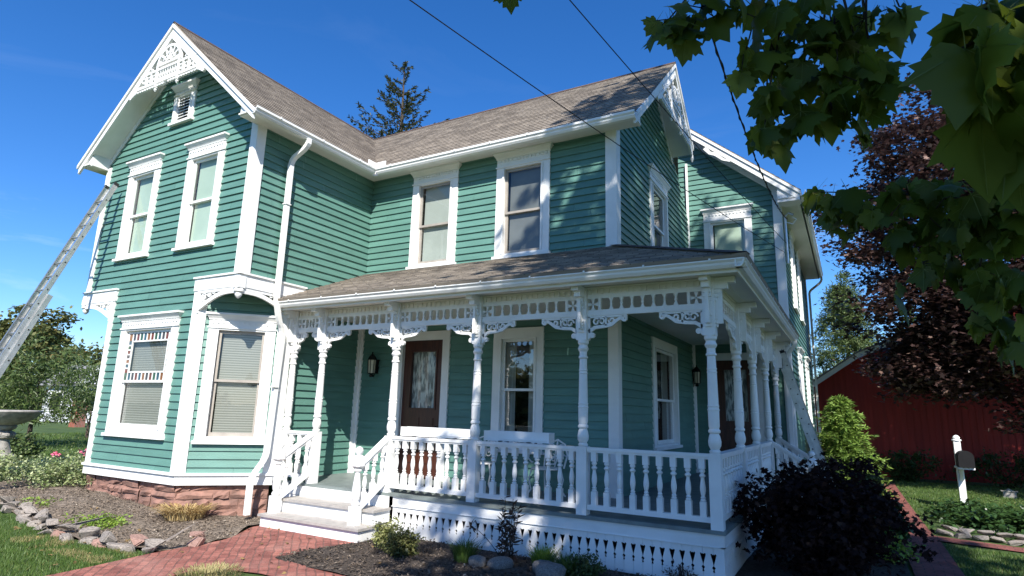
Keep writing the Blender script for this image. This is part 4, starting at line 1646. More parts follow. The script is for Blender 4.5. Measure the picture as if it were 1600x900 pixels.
# doors
def door(F, u0, u1, z0, z1, cas, lace_glass, cz):
    m = MB()
    for s0, s1 in ((u0 - cas, u0), (u1, u1 + cas)):
        m.fbox(F, s0, s1, 0, .05, z0, z1 + .17)
    m.fbox(F, u0, u1, 0, .049, z1, z1 + .17)
    m.fbox(F, u0 - .02, u0, -.1, .012, z0, z1)
    m.fbox(F, u1, u1 + .02, -.1, .012, z0, z1)
    m.build('door_frame', 'white_paint', house)
    d = MB()
    g0, g1, h0, h1_ = u0 + .19, u1 - .19, z0 + cz, z1 - .22
    n0, n1 = -.075, -.03
    d.fbox(F, u0, g0, n0, n1, z0 + .02, z1)
    d.fbox(F, g1, u1, n0, n1, z0 + .02, z1)
    d.fbox(F, g0, g1, n0, n1, h1_, z1)
    d.fbox(F, g0, g1, n0, n1, z0 + .02, h0)
    for a, c, q0, q1 in ((g0 - .035, g0, h0 - .035, h1_ + .035), (g1, g1 + .035, h0 - .035, h1_ + .035), (g0, g1, h0 - .035, h0), (g0, g1, h1_, h1_ + .035)):
        d.fbox(F, a, c, n1, n1 + .018, q0, q1)
    um = (g0 + g1) / 2
    for a, c in ((g0, um - .04), (um + .04, g1)):
        d.fbox(F, a, c, n1, n1 + .014, z0 + .28, h0 - .18)
    do = d.build('door', 'door_wood', house)
    g = MB()
    g.face([F(g0, n1 - .015, h0), F(g1, n1 - .015, h0), F(g1, n1 - .015, h1_), F(g0, n1 - .015, h1_)])
    g.build('pane', 'glass', do, recalc=False)
    g = MB()
    g.fbox(F, g0, g1, n0 - .02, n0 - .01, h0, h1_)
    g.build('lace_curtain', 'lace', do)
    k = MB()
    k.lathe([(.012, 0), (.012, .04), (.03, .05), (.032, .07), (.015, .085)], F(u1 - .09, n1, z0 + .95), 10, axis=Matrix.Rotation(-PI / 2, 3, Vector((1, 0, 0))).inverted() if False else Matrix(((1, 0, 0), (0, 0, -1), (0, 1, 0))))
    k.build('handle', 'black_iron', do)
    r = MB()
    r.fbox(F, u0, u1, n0 - .05, n0 - .04, z0, z1)
    r.build('dark_backing', 'dark_room', do)


door(M3, 1.17, 2.14, .62, 3.22, .16, True, 1.30)
door(RW, 6.12, 7.0, .62, 3.22, .16, True, 1.20)


# wall lamps
def wall_lamp(F, u, z):
    b = MB()
    b.fbox(F, u - .05, u + .05, 0, .035, z - .14, z + .14)
    b.tube([F(u, .03, z - .08), F(u, .10, z - .20), F(u, .17, z - .17)], .012, 8)
    c = F(u, .17, z)
    b.lathe([(.03, -.22), (.045, -.19), (.025, -.17), (.075, -.155), (.078, -.145), (.06, -.14)], c, 8)
    b.lathe([(.088, .12), (.10, .13), (.07, .19), (.03, .23), (.012, .25), (.018, .275), (.004, .29)], c, 8)
    for i in range(8):
        a = 2 * PI * (i + .5) / 8
        p = Vector((math.cos(a), math.sin(a), 0))
        b.tube([c + p * .076 + Vector((0, 0, -.145)), c + p * .09 + Vector((0, 0, .125))], .007, 5)
    o = b.build('wall_lamp', 'black_iron', house)
    g = MB()
    g.lathe([(.066, -.14), (.08, .12)], c, 8)
    g.build('lamp_glass', 'lamp_glass', o)


wall_lamp(M3, .50, 2.72)
wall_lamp(RW, 5.72, 2.82)
m = MB()
m.tube([RW(5.66, .05, .62), RW(5.66, .05, 3.6)], .018, 8)
m.build('conduit', 'white_paint', house, smooth=True)
# service mast on the rear corner
m = MB()
ma = Vector((7.86, 8.40, 6.32))
m.tube([ma + Vector((0, 0, -.9)), ma, ma + Vector((.0, 0, .22)), ma + Vector((.09, -.02, .30)), ma + Vector((.18, -.03, .24))], .03, 10)
m.build('service_mast', 'aluminium', house, smooth=True)
m = MB()
m.tube([(7.86, 8.40, 6.42), (8.02, 8.38, 6.34), (8.10, 8.37, 6.45), (8.02, 8.36, 6.5)], .012, 8)
m.build('insulator_hook', 'white_paint', house, smooth=True)

# ================================================================== THINGS ON THE PORCH
def flower_box(x0, x1, label):
    t = thing('flower_box', ((x0 + x1) / 2, 1.41, 1.47), label, 'flower box', 'white boxes behind the porch rail')
    b = MB()
    b.box(x0, x1, 1.33, 1.35, 1.475, 1.615)
    b.box(x0, x1, 1.49, 1.51, 1.475, 1.615)
    b.box(x0, x0 + .02, 1.35, 1.49, 1.475, 1.612)
    b.box(x1 - .02, x1, 1.35, 1.49, 1.475, 1.612)
    b.box(x0 + .02, x1 - .02, 1.35, 1.49, 1.475, 1.49)
    b.build('box', 'white_paint', t)
    c = MB()
    c.box(x0 + .35, x1 - .04, 1.322, 1.331, 1.50, 1.512)
    c.build('trim_strip', 'white_paint', t)
    h = MB()
    for x in (x0 + .3, x1 - .3):
        h.box(x - .02, x + .02, 1.275, 1.331, 1.467, 1.48)
        h.box(x - .02, x + .02, 1.52, 1.528, 1.40, 1.56)
    h.build('hanger', 'black_iron', t)


flower_box(2.58, 3.95, 'white wooden flower box behind the porch rail in front of the front door')
flower_box(4.14, 5.20, 'white wooden flower box behind the porch rail in front of the lower porch window')


def iron_chair(x, y, rz, label):
    t = thing('garden_chair', (x, y, ZF), label, 'chair', 'white iron chairs on the porch')
    R_ = Matrix.Rotation(rz, 4, 'Z')
    T = Matrix.Translation((x, y, ZF)) @ R_

    def P(a, b, c):
        return T @ Vector((a, b, c))
    s = MB()
    s.lathe([(.22, .40), (.235, .41), (.235, .425), (.2, .43)], (x, y, ZF), 20)
    s.build('seat', 'white_paint', t, smooth=True)
    for sx in (-1, 1):
        for sy in (-1, 1):
            l = MB()
            l.tube([P(sx * .17, sy * .15, .41), P(sx * .20, sy * .18, .25), P(sx * .17, sy * .16, .10), P(sx * .22, sy * .21, .0)], .013, 8)
            l.build('leg', 'white_paint', t, smooth=True)
    bk = MB()
    bk.tube([P(-.21, .18, .42), P(-.24, .23, .62), P(-.17, .26, .78), P(0, .27, .85), P(.17, .26, .78), P(.24, .23, .62), P(.21, .18, .42)], .014, 8)
    for sx in (-1, 1):
        for (u, z, r, a) in ((.09, .72, .07, 0), (.08, .56, .065, 90)):
            pts = [P(sx * u + sx * q, .245, z + v) for q, v in [(p0 - 0, p1) for p0, p1 in spiral(0, 0, r, .015, a, a + 420, 18)]]
            bk.tube(pts, .010, 6)
        bk.tube([P(sx * .0, .20, .43), P(sx * .03, .235, .6), P(0, .265, .84)], .010, 6)
    bk.build('backrest', 'white_paint', t, smooth=True)
    for sx in (-1, 1):
        a = MB()
        a.tube([P(sx * .23, .22, .60), P(sx * .29, .08, .64), P(sx * .28, -.10, .62), P(sx * .23, -.17, .56), P(sx * .20, -.12, .50), P(sx * .25, -.05, .50)], .012, 8)
        a.build('armrest', 'white_paint', t, smooth=True)


iron_chair(3.35, 2.55, .35, 'white scrolled iron garden chair on the porch beside the front door')
iron_chair(4.62, 2.45, -.3, 'white scrolled iron garden chair on the porch by the lower porch window')


# ================================================================== LADDERS
def ladder(name, foot, top, width, wdir, fly, label, fly_len=None):
    """extension ladder; foot/top = centre line points; wdir = rung direction; fly = (start,end) fraction of the upper section"""
    foot, top, wd = Vector(foot), Vector(top), Vector(wdir).normalized()
    ax = (top - foot).normalized()
    Ld = (top - foot).length
    nn = wd.cross(ax).normalized()
    if nn.z < 0:
        nn = -nn
    t = thing(name, foot, label, 'ladder', 'aluminium extension ladders')

    def section(a, b, w_, off, nm):
        sec = MB()
        for sg in (-1, 1):
            p0, p1 = foot + ax * a + wd * sg * w_ / 2 + nn * off, foot + ax * b + wd * sg * w_ / 2 + nn * off
            sec.rectsweep([p0, p1], .012, .085, wd)
            for q in (-.042, .042):
                sec.rectsweep([p0 + nn * q - wd * sg * .014, p1 + nn * q - wd * sg * .014], .035, .006, wd)
        so = sec.build(nm, 'aluminium', t)
        k = int((b - a) / .305)
        for i in range(k):
            p = foot + ax * (a + .16 + .305 * i) + nn * off
            r = MB()
            r.tube([p - wd * (w_ / 2 + .012), p + wd * (w_ / 2 + .012)], .018, 10)
            r.build('rung', 'aluminium', so, smooth=True)
            e = 0
        dots = MB()
        for i in range(k):
            p = foot + ax * (a + .16 + .305 * i) + nn * off
            for sg in (-1, 1):
                dots.tube([p + wd * sg * (w_ / 2 + .006), p + wd * sg * (w_ / 2 + .016)], .014, 8)
        dots.build('rung_rivet', 'dark_rubber', so)
    section(0, Ld * fly[1], width, -.0, 'base_section')
    section(Ld * fly[0], Ld, width - .07, .09, 'fly_section')
    g = MB()
    for sg in (-1, 1):
        p = foot + wd * sg * width / 2
        g.rectsweep([p - ax * .02, p + ax * .12], .06, .10, wd)
        p = top + wd * sg * (width - .07) / 2 + nn * .09
        g.rectsweep([p - ax * .03, p + ax * .03], .03, .09, wd)
    g.build('rubber_foot', 'dark_rubber', t)


ladder('extension_ladder', (-4.33, -2.32, .1), (-4.31, -.10, 6.28), .44, (1, 0, 0), (.03, .60), 'tall aluminium extension ladder leaning on the left side of the front gable')
ladder('extension_ladder', (8.52, 7.45, .0), (7.62, 7.45, 3.25), .42, (0, 1, 0), (.05, .9), 'shorter aluminium ladder leaning on the right end of the porch')

# ================================================================== WIRES
def wire(a, b, sag, r, label, twist=0):
    a, b = Vector(a), Vector(b)
    k = 28
    mb = MB()
    pts = [a.lerp(b, i / k) - Vector((0, 0, sag * 4 * (i / k) * (1 - i / k))) for i in range(k + 1)]
    mb.tube(pts, r, 6)
    if twist:
        kk = 160
        p2 = [a.lerp(b, i / kk) - Vector((0, 0, sag * 4 * (i / kk) * (1 - i / kk))) + Vector((math.cos(i * .8), 0, math.sin(i * .8))) * r * 1.3 for i in range(kk + 1)]
        mb.tube(p2, r * .6, 5)
    tag(mb.build('overhead_wire', 'wire', smooth=True), label, 'wire', 'wires to the house')


wire((7.80, 8.44, 5.70), (4.95, -5.2, 5.80), .12, .006, 'thin black wire crossing the sky to the left of the front gable end peak')
wire((7.86, 8.42, 5.9), (6.35, -4.0, 6.2), .10, .006, 'thin black wire crossing in front of the main gable end peak')
wire((7.90, 8.38, 6.48), (7.96, -1.92, 5.70), .42, .010, 'thick twisted black service cable hanging at the right behind the maple leaves', twist=1)

# ================================================================== GARDEN OBJECTS
# birdbath
t = thing('birdbath', (-7.7, .1, .2), 'large weathered stone birdbath on an ornate pedestal at the left edge', 'birdbath')
b = MB()
b.lathe([(.32, .20), (.33, .42), (.30, .50), (.26, .56), (.26, .64), (.20, .70), (.15, .85), (.12, .98), (.12, 1.0)], (-7.7, .1, 0), 24)
b.lathe([(.13, 1.0), (.19, 1.03), (.21, 1.09), (.17, 1.15), (.12, 1.18), (.19, 1.22), (.22, 1.28), (.20, 1.30)], (-7.7, .1, 0), 24)
for i in range(8):
    a = 2 * PI * i / 8
    b.lathe([(.02, -.05), (.055, -.02), (.06, .02), (.03, .06)], (-7.7 + .17 * math.cos(a), .1 + .17 * math.sin(a), 1.09), 8)
b.build('pedestal', 'concrete', t, smooth=True)
b = MB()
b.lathe([(.20, 1.30), (.36, 1.36), (.52, 1.46), (.60, 1.57), (.625, 1.60), (.62, 1.625), (.57, 1.62), (.48, 1.53), (.30, 1.46), (.05, 1.44)], (-7.7, .1, 0), 36)
b.build('bowl', 'bowl_stone', t, smooth=True)


def slab(name, loc, sc, rz, mat, label, cat, group, seed, *_):
    g = random.Random(seed * 7 + 1)
    bm = bmesh.new()
    for i in range(15):
        bm.verts.new((g.uniform(-1, 1), g.uniform(-1, 1), g.choice((-1, 1)) * g.uniform(.75, 1)))
    r_ = bmesh.ops.convex_hull(bm, input=bm.verts[:])
    bmesh.ops.delete(bm, geom=list({v for v in r_['geom_interior'] + r_['geom_unused'] if isinstance(v, bmesh.types.BMVert)}), context='VERTS')
    bmesh.ops.dissolve_limit(bm, angle_limit=.35, verts=bm.verts[:], edges=bm.edges[:])
    bmesh.ops.bevel(bm, geom=bm.edges[:], offset=.15, segments=3, affect='EDGES')
    me = bpy.data.meshes.new(name)
    bm.to_mesh(me)
    bm.free()
    me.materials.append(MATS[mat])
    me.polygons.foreach_set('use_smooth', [True] * len(me.polygons))
    me.set_sharp_from_angle(angle=math.radians(50))
    o = link(name, me)
    o.location = loc
    o.scale = (sc[0] * 1.12, sc[1] * 1.12, sc[2])
    o.rotation_euler = (g.uniform(-.16, .16), g.uniform(-.16, .16), rz)
    return tag(o, label, cat, group)


def rock(name, loc, sc, rz, mat, label, cat, group, seed, rough=.22, sub=3):
    bm = bmesh.new()
    bmesh.ops.create_icosphere(bm, subdivisions=sub, radius=1)
    for v in bm.verts:
        p = v.co.copy()
        f = 1 + rough * (noise.noise(p * 1.3 + Vector((seed * 7.7, 0, 0)))) + rough * .35 * noise.noise(p * 3.5 + Vector((0, seed * 3.3, 0)))
        # flatten towards slab
        v.co = Vector((p.x, p.y, math.copysign(min(1, abs(p.z) ** .7), p.z))) * f
    me = bpy.data.meshes.new(name)
    bm.to_mesh(me)
    bm.free()
    me.materials.append(MATS[mat])
    me.polygons.foreach_set('use_smooth', [True] * len(me.polygons))
    o = link(name, me)
    o.location = loc
    o.scale = sc
    o.rotation_euler = (random.uniform(-.1, .1), random.uniform(-.1, .1), rz)
    return tag(o, label, cat, group)


rk = random.Random(21)
ORD = ['first', 'second', 'third', 'fourth', 'fifth', 'sixth', 'seventh', 'eighth', 'ninth', 'tenth', 'eleventh', 'twelfth', 'thirteenth', 'fourteenth', 'fifteenth', 'sixteenth', 'seventeenth', 'eighteenth', 'nineteenth', 'twentieth', 'twenty-first', 'twenty-second']
n_st = 0
total = len(stone_line) - 1
cum = [0]
for q in range(total):
    cum.append(cum[-1] + math.dist(stone_line[q], stone_line[q + 1]))
for course in range(2):
    dist_ = .5 if course == 0 else 1.9
    k_ = 0
    while dist_ < cum[-1] - .12:
        Lw = rk.uniform(.11, .20)
        x = float(np.interp(dist_ + Lw, cum, [q[0] for q in stone_line])) + rk.uniform(-.02, .02)
        y = float(np.interp(dist_ + Lw, cum, [q[1] for q in stone_line])) + rk.uniform(-.05, .04) + .06 * course
        red = rk.random() < .2
        slab('border_stone', (x, y, gh(x, y) + .03 + .085 * course), (Lw, rk.uniform(.08, .13), rk.uniform(.04, .06)), rk.uniform(-.35, .35), 'red_stone' if red else 'grey_stone',
             ('reddish' if red else 'grey') + ' flat stone, ' + ORD[min(k_, 21)] + ' from the left in the ' + ('lower' if course == 0 else 'upper') + ' row of the left bed edging', 'stone', 'stones edging the left bed', n_st, .38, 3)
        n_st += 1
        k_ += 1
        dist_ += Lw * 2 * rk.uniform(.9, 1.12) if course == 0 else Lw * 2 * rk.uniform(1.0, 1.7)
slab('border_stone', (1.02, -.92, .06), (.14, .10, .07), .1, 'red_stone', 'pink cut stone lying alone on the soil beside the brick walk', 'stone', None, 77, .2)
slab('edging_brick', (.62, -.62, .06), (.16, .06, .045), .25, 'red_stone', 'single pale reddish brick lying on the soil by the walk', 'brick', None, 78, .1)
# river rocks by the skirting
for k, (x, y, sx, sy, sz, lab) in enumerate(((4.72, .35, .12, .10, .08, 'small grey boulder, left one of the pair behind the green grass tuft'), (5.02, .40, .16, .12, .085, 'smooth grey boulder to the left of the dark leaved shrub'),
                                             (5.52, .55, .13, .11, .09, 'pale pitted boulder beside the bright green grass tuft'), (5.74, .30, .19, .15, .12, 'largest dark grey boulder in the bed at the bottom of the picture'))):
    rock('boulder', (x, y, .03 + sz * .5), (sx, sy, sz), .4 * k, 'river_stone', lab, 'rock', 'boulders in the front bed', 30 + k, .15)

# mailbox
t = thing('mailbox', (10.96, 11.28, 0), 'black mailbox on a tall white wooden post in the right lawn', 'mailbox')
b = MB()
b.box(10.90, 11.03, 11.22, 11.35, 0, 1.50)
b.lathe([(.05, 1.50), (.095, 1.51), (.095, 1.535), (.06, 1.55), (.075, 1.58), (.05, 1.62), (.01, 1.64)], (10.965, 11.285, 0), 14)
b.build('post', 'white_paint', t)
b = MB()
b.box(10.87, 11.18, 10.72, 11.36, .90, .94)
b.prism(Fr((10.965, 0, 0), PI / 2), [(11.2, .62), (11.2, .9), (10.92, .9)], -.03, .03)
b.build('bracket', 'white_paint', t)
b = MB()
Fm = Fr((11.03, 10.68, 0), 0)
prof = [(-.14, .945), (.14, .945), (.14, 1.16)] + arc(0, 1.16, .14, 0, 180, 12)[1:]
b.prism(Fm, prof, -.50, 0)
b.build('box', 'mailbox_black', t)
b = MB()
b.prism(Fm, [(u * 1.05, .945 + (z - .945) * 1.03) for u, z in prof], .001, .018)
b.build('door', 'mailbox_black', t)
b = MB()
b.prism(Fr((12.39, 14.76, 0), 0), [(-.14, 0), (.14, 0), (.14, .16), (0, .24), (-.14, .16)], -.05, .05)
b.fbox(Fr((12.39, 14.76, 0), 0), -.18, .18, -.07, .07, .16, .18)
tag(b.build('garden_ornament', 'concrete'), 'small pale garden ornament on the far right lawn', 'ornament')

# ================================================================== BARN
barn = thing('barn', (12, 20, 0), 'dark red barn with a gambrel roof and white edge trim behind the purple maple', 'barn')
FBn = Fr((0, 18.6, 0), math.radians(4))
b = MB()
prof = [(7.2, -.3), (22, -.3), (22, 3.0), (20.8, 4.9), (14.6, 6.4), (9.2, 4.2), (7.2, 2.85)]
pl = 0
b.prism(FBn, prof, -9, 0)
b.build('wall', 'barn_red', barn)
b = MB()
k = 74
for i in range(1, k):
    u = 7.2 + 14.8 * i / k
    top = np.interp(u, [7.2, 9.2, 14.6, 20.8, 22], [2.85, 4.2, 6.4, 4.9, 3.0])
    b.fbox(FBn, u - .010, u + .010, .0, .009, -.25, top - .05)
b.build('batten', 'barn_red', barn)
b = MB()
b.ribbon(FBn, [(7.0, 2.75), (9.2, 4.28), (14.6, 6.5), (20.8, 5.0), (22.2, 2.9)], .22, -.1, .25)
b.build('roof_trim', 'white_paint', barn)
b = MB()
for (u0, z0), (u1, z1) in (((6.9, 2.8), (9.2, 4.4)), ((9.2, 4.4), (14.6, 6.62)), ((14.6, 6.62), (20.8, 5.1)), ((20.8, 5.1), (22.3, 3.0))):
    roof_face(b, [FBn(u0, .3, z0), FBn(u1, .3, z1), FBn(u1, -9.2, z1), FBn(u0, -9.2, z0)], FBn.N)
b.build('roof', ['shingles', 'soffit_paint'], barn, recalc=False)
b = MB()
b.fbox(FBn, 7.3, 8.35, .02, .16, 1.30, 1.42)
b.build('white_ledge', 'white_paint', barn)

# ================================================================== FAR HOUSE on the left
fh = thing('house', (-43, 17, 0), 'distant white house with grey roof half hidden by trees on the left', 'house')
FF = Fr((-44.2, 17.2, 0), math.radians(30))
b = MB()
b.prism(FF, [(-1, 0), (4.6, 0), (4.6, 3.0), (-1, 3.0)], -6, 0)
b.prism(FF, [(1.2, 3.0), (4.8, 3.0), (3.0, 4.6)], -3, .02)
b.build('wall', 'far_wall', fh)
b = MB()
roof_face(b, [FF(-1.4, .4, 2.95), FF(5, .4, 2.95), FF(5, -3, 4.7), FF(-1.4, -3, 4.7)], FF.U)
roof_face(b, [FF(-1.4, -6.4, 2.95), FF(5, -6.4, 2.95), FF(5, -3, 4.7), FF(-1.4, -3, 4.7)], FF.U)
b.build('roof', ['far_roof', 'soffit_paint'], fh, recalc=False)
for u in (0, 2.6):
    w1 = MB()
    w1.fbox(FF, u - .5, u + .5, .01, .06, 1.0, 2.5)
    wo = w1.build('window', 'white_paint', fh)
    w2 = MB()
    w2.fbox(FF, u - .4, u + .4, .061, .07, 1.1, 2.4)
    w2.build('pane', 'dark_room', wo)
t = thing('brick_pillar', (-33.9, 14, 0), 'short red brick pillar on the far left lawn before the white house', 'pillar')
b = MB()
b.box(-34.25, -33.55, 13.7, 14.3, 0, 2.0)
b.build('shaft', 'red_brick', t)
b = MB()
b.box(-34.35, -33.45, 13.6, 14.4, 2.0, 2.12)
b.build('cap', 'concrete', t)

# ================================================================== TREES
def tree(name, base, top, trunk_r, pts, leaf, shape, mat, label, cat='tree', group=None, branches=(), seed=0, bark='bark', up=.5, droop=.2, fold=.1):
    t = thing(name, base, label, cat, group)
    base, top = Vector(base), Vector(top)
    tr = branch_path(base, top, 0, 7, .012, seed)
    rs = [trunk_r * (1 - .8 * i / 7) for i in range(8)]
    br = []
    for k, bp in enumerate(branches):
        s = tr[min(6, bp[1])]
        p = branch_path(s, bp[0], bp[2] if len(bp) > 2 else .2, 5, .04, seed + k)
        r0 = rs[min(6, bp[1])] * .55
        br.append((p, [r0 * (1 - .8 * i / 5) for i in range(6)]))
    limb_mesh('trunk', (tr, rs), br, bark, t)
    leaf_mesh('crown', pts, leaf, shape, mat, t, up=up, droop=droop, seed=seed, fold=fold)
    return t


def in_view(P, pad=.03):
    v = np.asarray(P) - np.array(CAM)
    z = v @ np.array(FW)
    x, y = v @ np.array(RX), v @ np.array(UP)
    return (z > .05) & (np.abs(x) < (.858 + pad) * z) & (np.abs(y) < (.483 + pad) * z)


# --- the maple overhead: its crown stands above and behind the photographer
def maple_ok(p):
    # crown edges shaped by where its shade must fall on house and lawn
    # compare in the plane y = -6, carried there along the sunlight
    q = (p[0] + .70 * (p[1] + 6), p[2] + 1.10 * (p[1] + 6))
    left = np.interp(q[1], [4, 6, 8, 10, 13, 16, 19, 21], [7.2, 7.1, 8.0, 8.9, 9.5, 10.0, 11.4, 13])
    if q[0] > 16.7 + .35 * (q[1] - 10) + .8 * noise.noise(Vector(p) * .7):
        return False
    return q[0] > left + .45 + .45 * noise.noise(Vector(p) * .9) and p[2] > 4.2


mp_pts = []
P1 = clumps((14.6, -6.0, 12.5), (7.4, 4.6, 9.0), 540, 42, .85, 5, shell=.12, test=maple_ok)
P2 = clumps((9.8, -6.6, 6.4), (2.9, 2.6, 1.7), 34, 34, .6, 6, shell=.1, test=maple_ok)
P3 = clumps((13.6, -4.6, 6.6), (4.0, 3.2, 1.9), 48, 40, .7, 8, shell=.1, test=maple_ok)
P4 = clumps((12.6, -9.2, 7.2), (2.8, 2.2, 2.0), 24, 40, .65, 9, shell=.1, test=maple_ok)  # unseen clumps added to shade the low hanging leaves
P0 = np.concatenate([P1, P2, P3, P4])
P0 = P0[~in_view(P0, .12)]

# the low twigs that hang into the picture: centre, radius, leaf count
TW = []


def cam_pt(px, py, dep):
    return CAM + (RX * ((px - 800) / 932.12) + UP * ((450 - py) / 932.12) + FW) * dep


TWIGS = [  # px, py, depth, radius px, leaves
    (1045, 30, 2.5, 34, 7), (1072, 60, 2.5, 22, 4), (1095, 12, 2.5, 40, 7), (1150, 15, 2.5, 50, 10), (1160, 100, 2.45, 24, 4), (1205, 70, 2.5, 52, 11),
    (1240, 25, 2.5, 60, 14), (1255, 110, 2.5, 55, 13), (1200, 150, 2.4, 44, 9), (1195, 205, 2.4, 36, 7), (1245, 190, 2.4, 46, 9), (1300, 40, 2.5, 62, 14),
    (1310, 115, 2.45, 56, 13), (1300, 170, 2.4, 44, 8), (1350, 30, 2.5, 56, 13), (1360, 95, 2.45, 44, 10), (1378, 150, 2.4, 34, 6), (1345, 190, 2.4, 34, 6), (1405, 10, 2.4, 26, 3),
    (1520, 25, 1.15, 50, 4), (1575, 20, 1.2, 60, 6), (1495, 80, 1.1, 36, 2), (1550, 95, 1.1, 56, 5), (1600, 115, 1.2, 56, 5), (1535, 140, 1.1, 36, 2), (1590, 180, 1.15, 40, 3),
    (1280, 300, 2.1, 24, 3), (1310, 315, 2.0, 34, 5), (1345, 330, 2.0, 34, 5), (1385, 345, 1.9, 44, 7), (1420, 305, 1.9, 50, 7), (1420, 370, 1.9, 50, 8), (1325, 365, 2.0, 16, 1), (1475, 310, 1.8, 54, 8), (1480, 365, 1.8, 56, 9),
    (1540, 310, 1.7, 60, 9), (1550, 370, 1.7, 66, 10), (1530, 430, 1.7, 54, 8), (1440, 410, 1.8, 30, 3), (1490, 420, 1.8, 30, 3), (1590, 330, 1.6, 60, 8), (1590, 450, 1.6, 56, 8), (1580, 515, 1.7, 46, 6), (1535, 490, 1.8, 30, 4), (1395, 450, 1.9, 22, 2),
    (797, -22, 2.6, 6, 1)]
# centres of the twigs in the world, and the side they hang from
gq = np.random.default_rng(12)
lp, ld, bp_, bd_ = [], [], [], []
twig = MB()
hub = {0: cam_pt(1290, -260, 2.9), 1: cam_pt(1720, 40, 1.4), 2: cam_pt(1800, 300, 2.8)}
tw_children = []
for (px, py, dep, rad, cnt) in TWIGS:
    far_ = dep < 2.2 and py > 240
    if far_:
        dep, cnt = dep * 1.5, int(cnt * 1.5)
    c = cam_pt(px, py, dep)
    r = rad * .85 / 932.12 * dep
    g = 1 if (dep < 1.3) else (2 if py > 240 else 0)
    h = hub[g]
    path = branch_path(h, c, .05, 5, .03, px)
    twig.tube(path, [.011, .009, .007, .006, .004, .003], 6)
    for k in range(cnt):
        v = gq.normal(size=3)
        v *= r * .8 / max(1, np.linalg.norm(v)) * gq.uniform(.5, 1.15)
        p = np.array(c) + v
        (bp_ if dep < 1.3 else lp).append(p)
        (bd_ if dep < 1.3 else ld).append([v[0], v[1], v[2] - r * 1.2])
        if k % 3 == 0:
            twig.tube([c, Vector(p)], .0025, 5)
maple = thing('maple_tree', (14.0, -7.4, 0), 'large green maple overhead with lobed leaves hanging into the upper right', 'tree')
tr = branch_path((14.0, -7.4, 0), (14.4, -6.2, 17), 0, 8, .012, 3)
rs = [.34 * (1 - .8 * i / 8) for i in range(9)]
brs = []
for k, (e, s, sg) in enumerate((((8.0, -6.6, 7.6), 2, .5), ((9.6, -4.2, 9.0), 3, .4), ((17.5, -5.5, 10), 3, .5), ((9.0, -7.5, 13), 4, .5), ((16.5, -8, 14), 5, .4), ((11.5, -3.4, 15), 5, .3), ((15, -3, 8), 2, .4))):
    brs.append((branch_path(tr[s], e, sg, 6, .03, k), [rs[s] * .5 * (1 - .85 * i / 6) for i in range(7)]))
for g, h in hub.items():
    brs.append((branch_path((9.6 + g * .3, -5.6 - .3 * g, 6.0 - g * .4), h, -.1, 5, .03, 40 + g), [.03, .026, .022, .018, .014, .011]))
brs.append((branch_path(tr[2], (9.6, -5.6, 6.0), .4, 5, .03, 50), [.11, .09, .07, .055, .042, .03]))
limb_mesh('trunk', (tr, rs), brs, 'bark', maple)
leaf_mesh('crown', P0, .24, MAPLE1, 'maple_leaf', maple, up=.7, droop=.5, seed=2, fold=.15)
low = leaf_mesh('low_leaves', np.array(lp), .110, maple_leaf(), 'maple_leaf', maple, up=.15, droop=.6, dirs=np.array(ld) / .12, seed=9, fold=.36, sizevar=.38)
leaf_mesh('low_leaves', np.array(bp_), .145, maple_leaf(), 'maple_leaf', maple, up=.15, droop=.6, dirs=np.array(bd_) / .12, seed=19, fold=.36, sizevar=.25)
twig.build('twigs', 'twig', maple, smooth=True)

# --- purple maple by the barn
pts = clumps((12.7, 15.0, 7.2), (3.9, 2.6, 5.4), 430, 150, .58, 31, shell=.3, lump=.45)
pts = np.concatenate([pts, clumps((10.9, 15.0, 3.6), (1.6, 1.4, 1.2), 70, 100, .5, 34, shell=.2), clumps((16.8, 15.0, 6.0), (2.6, 2.2, 3.6), 130, 100, .6, 35, shell=.2)])  # last clump set is out of frame, added to shade the barn
keep = (pts[:, 2] > 1.7) & (pts[:, 2] + (pts[:, 0] - 9) * .0 < 14)
tree('purple_maple', (13.7, 16.6, 0), (12.7, 15.6, 9), .17, pts[keep], .15, STAR, 'purple_leaf', 'dark purple leaved maple standing in front of the red barn', branches=[((10, 14.5, 6), 3), ((15, 15, 7), 3), ((11.5, 14, 9), 4), ((13.8, 16, 10), 4)], seed=31, up=.8, droop=.3)
# --- green branch tree at the far right edge
pts = clumps((15.6, 13.2, 3.6), (1.9, 1.7, 1.9), 70, 80, .5, 33, shell=.3)
tree('young_tree', (15.8, 13.3, 0), (15.6, 13.2, 4), .09, pts, .14, OVAL, 'apple_leaf', 'small light green tree at the right edge before the barn', branches=[((14.6, 13, 3.6), 4), ((16.4, 13.4, 4.4), 5)], seed=33)


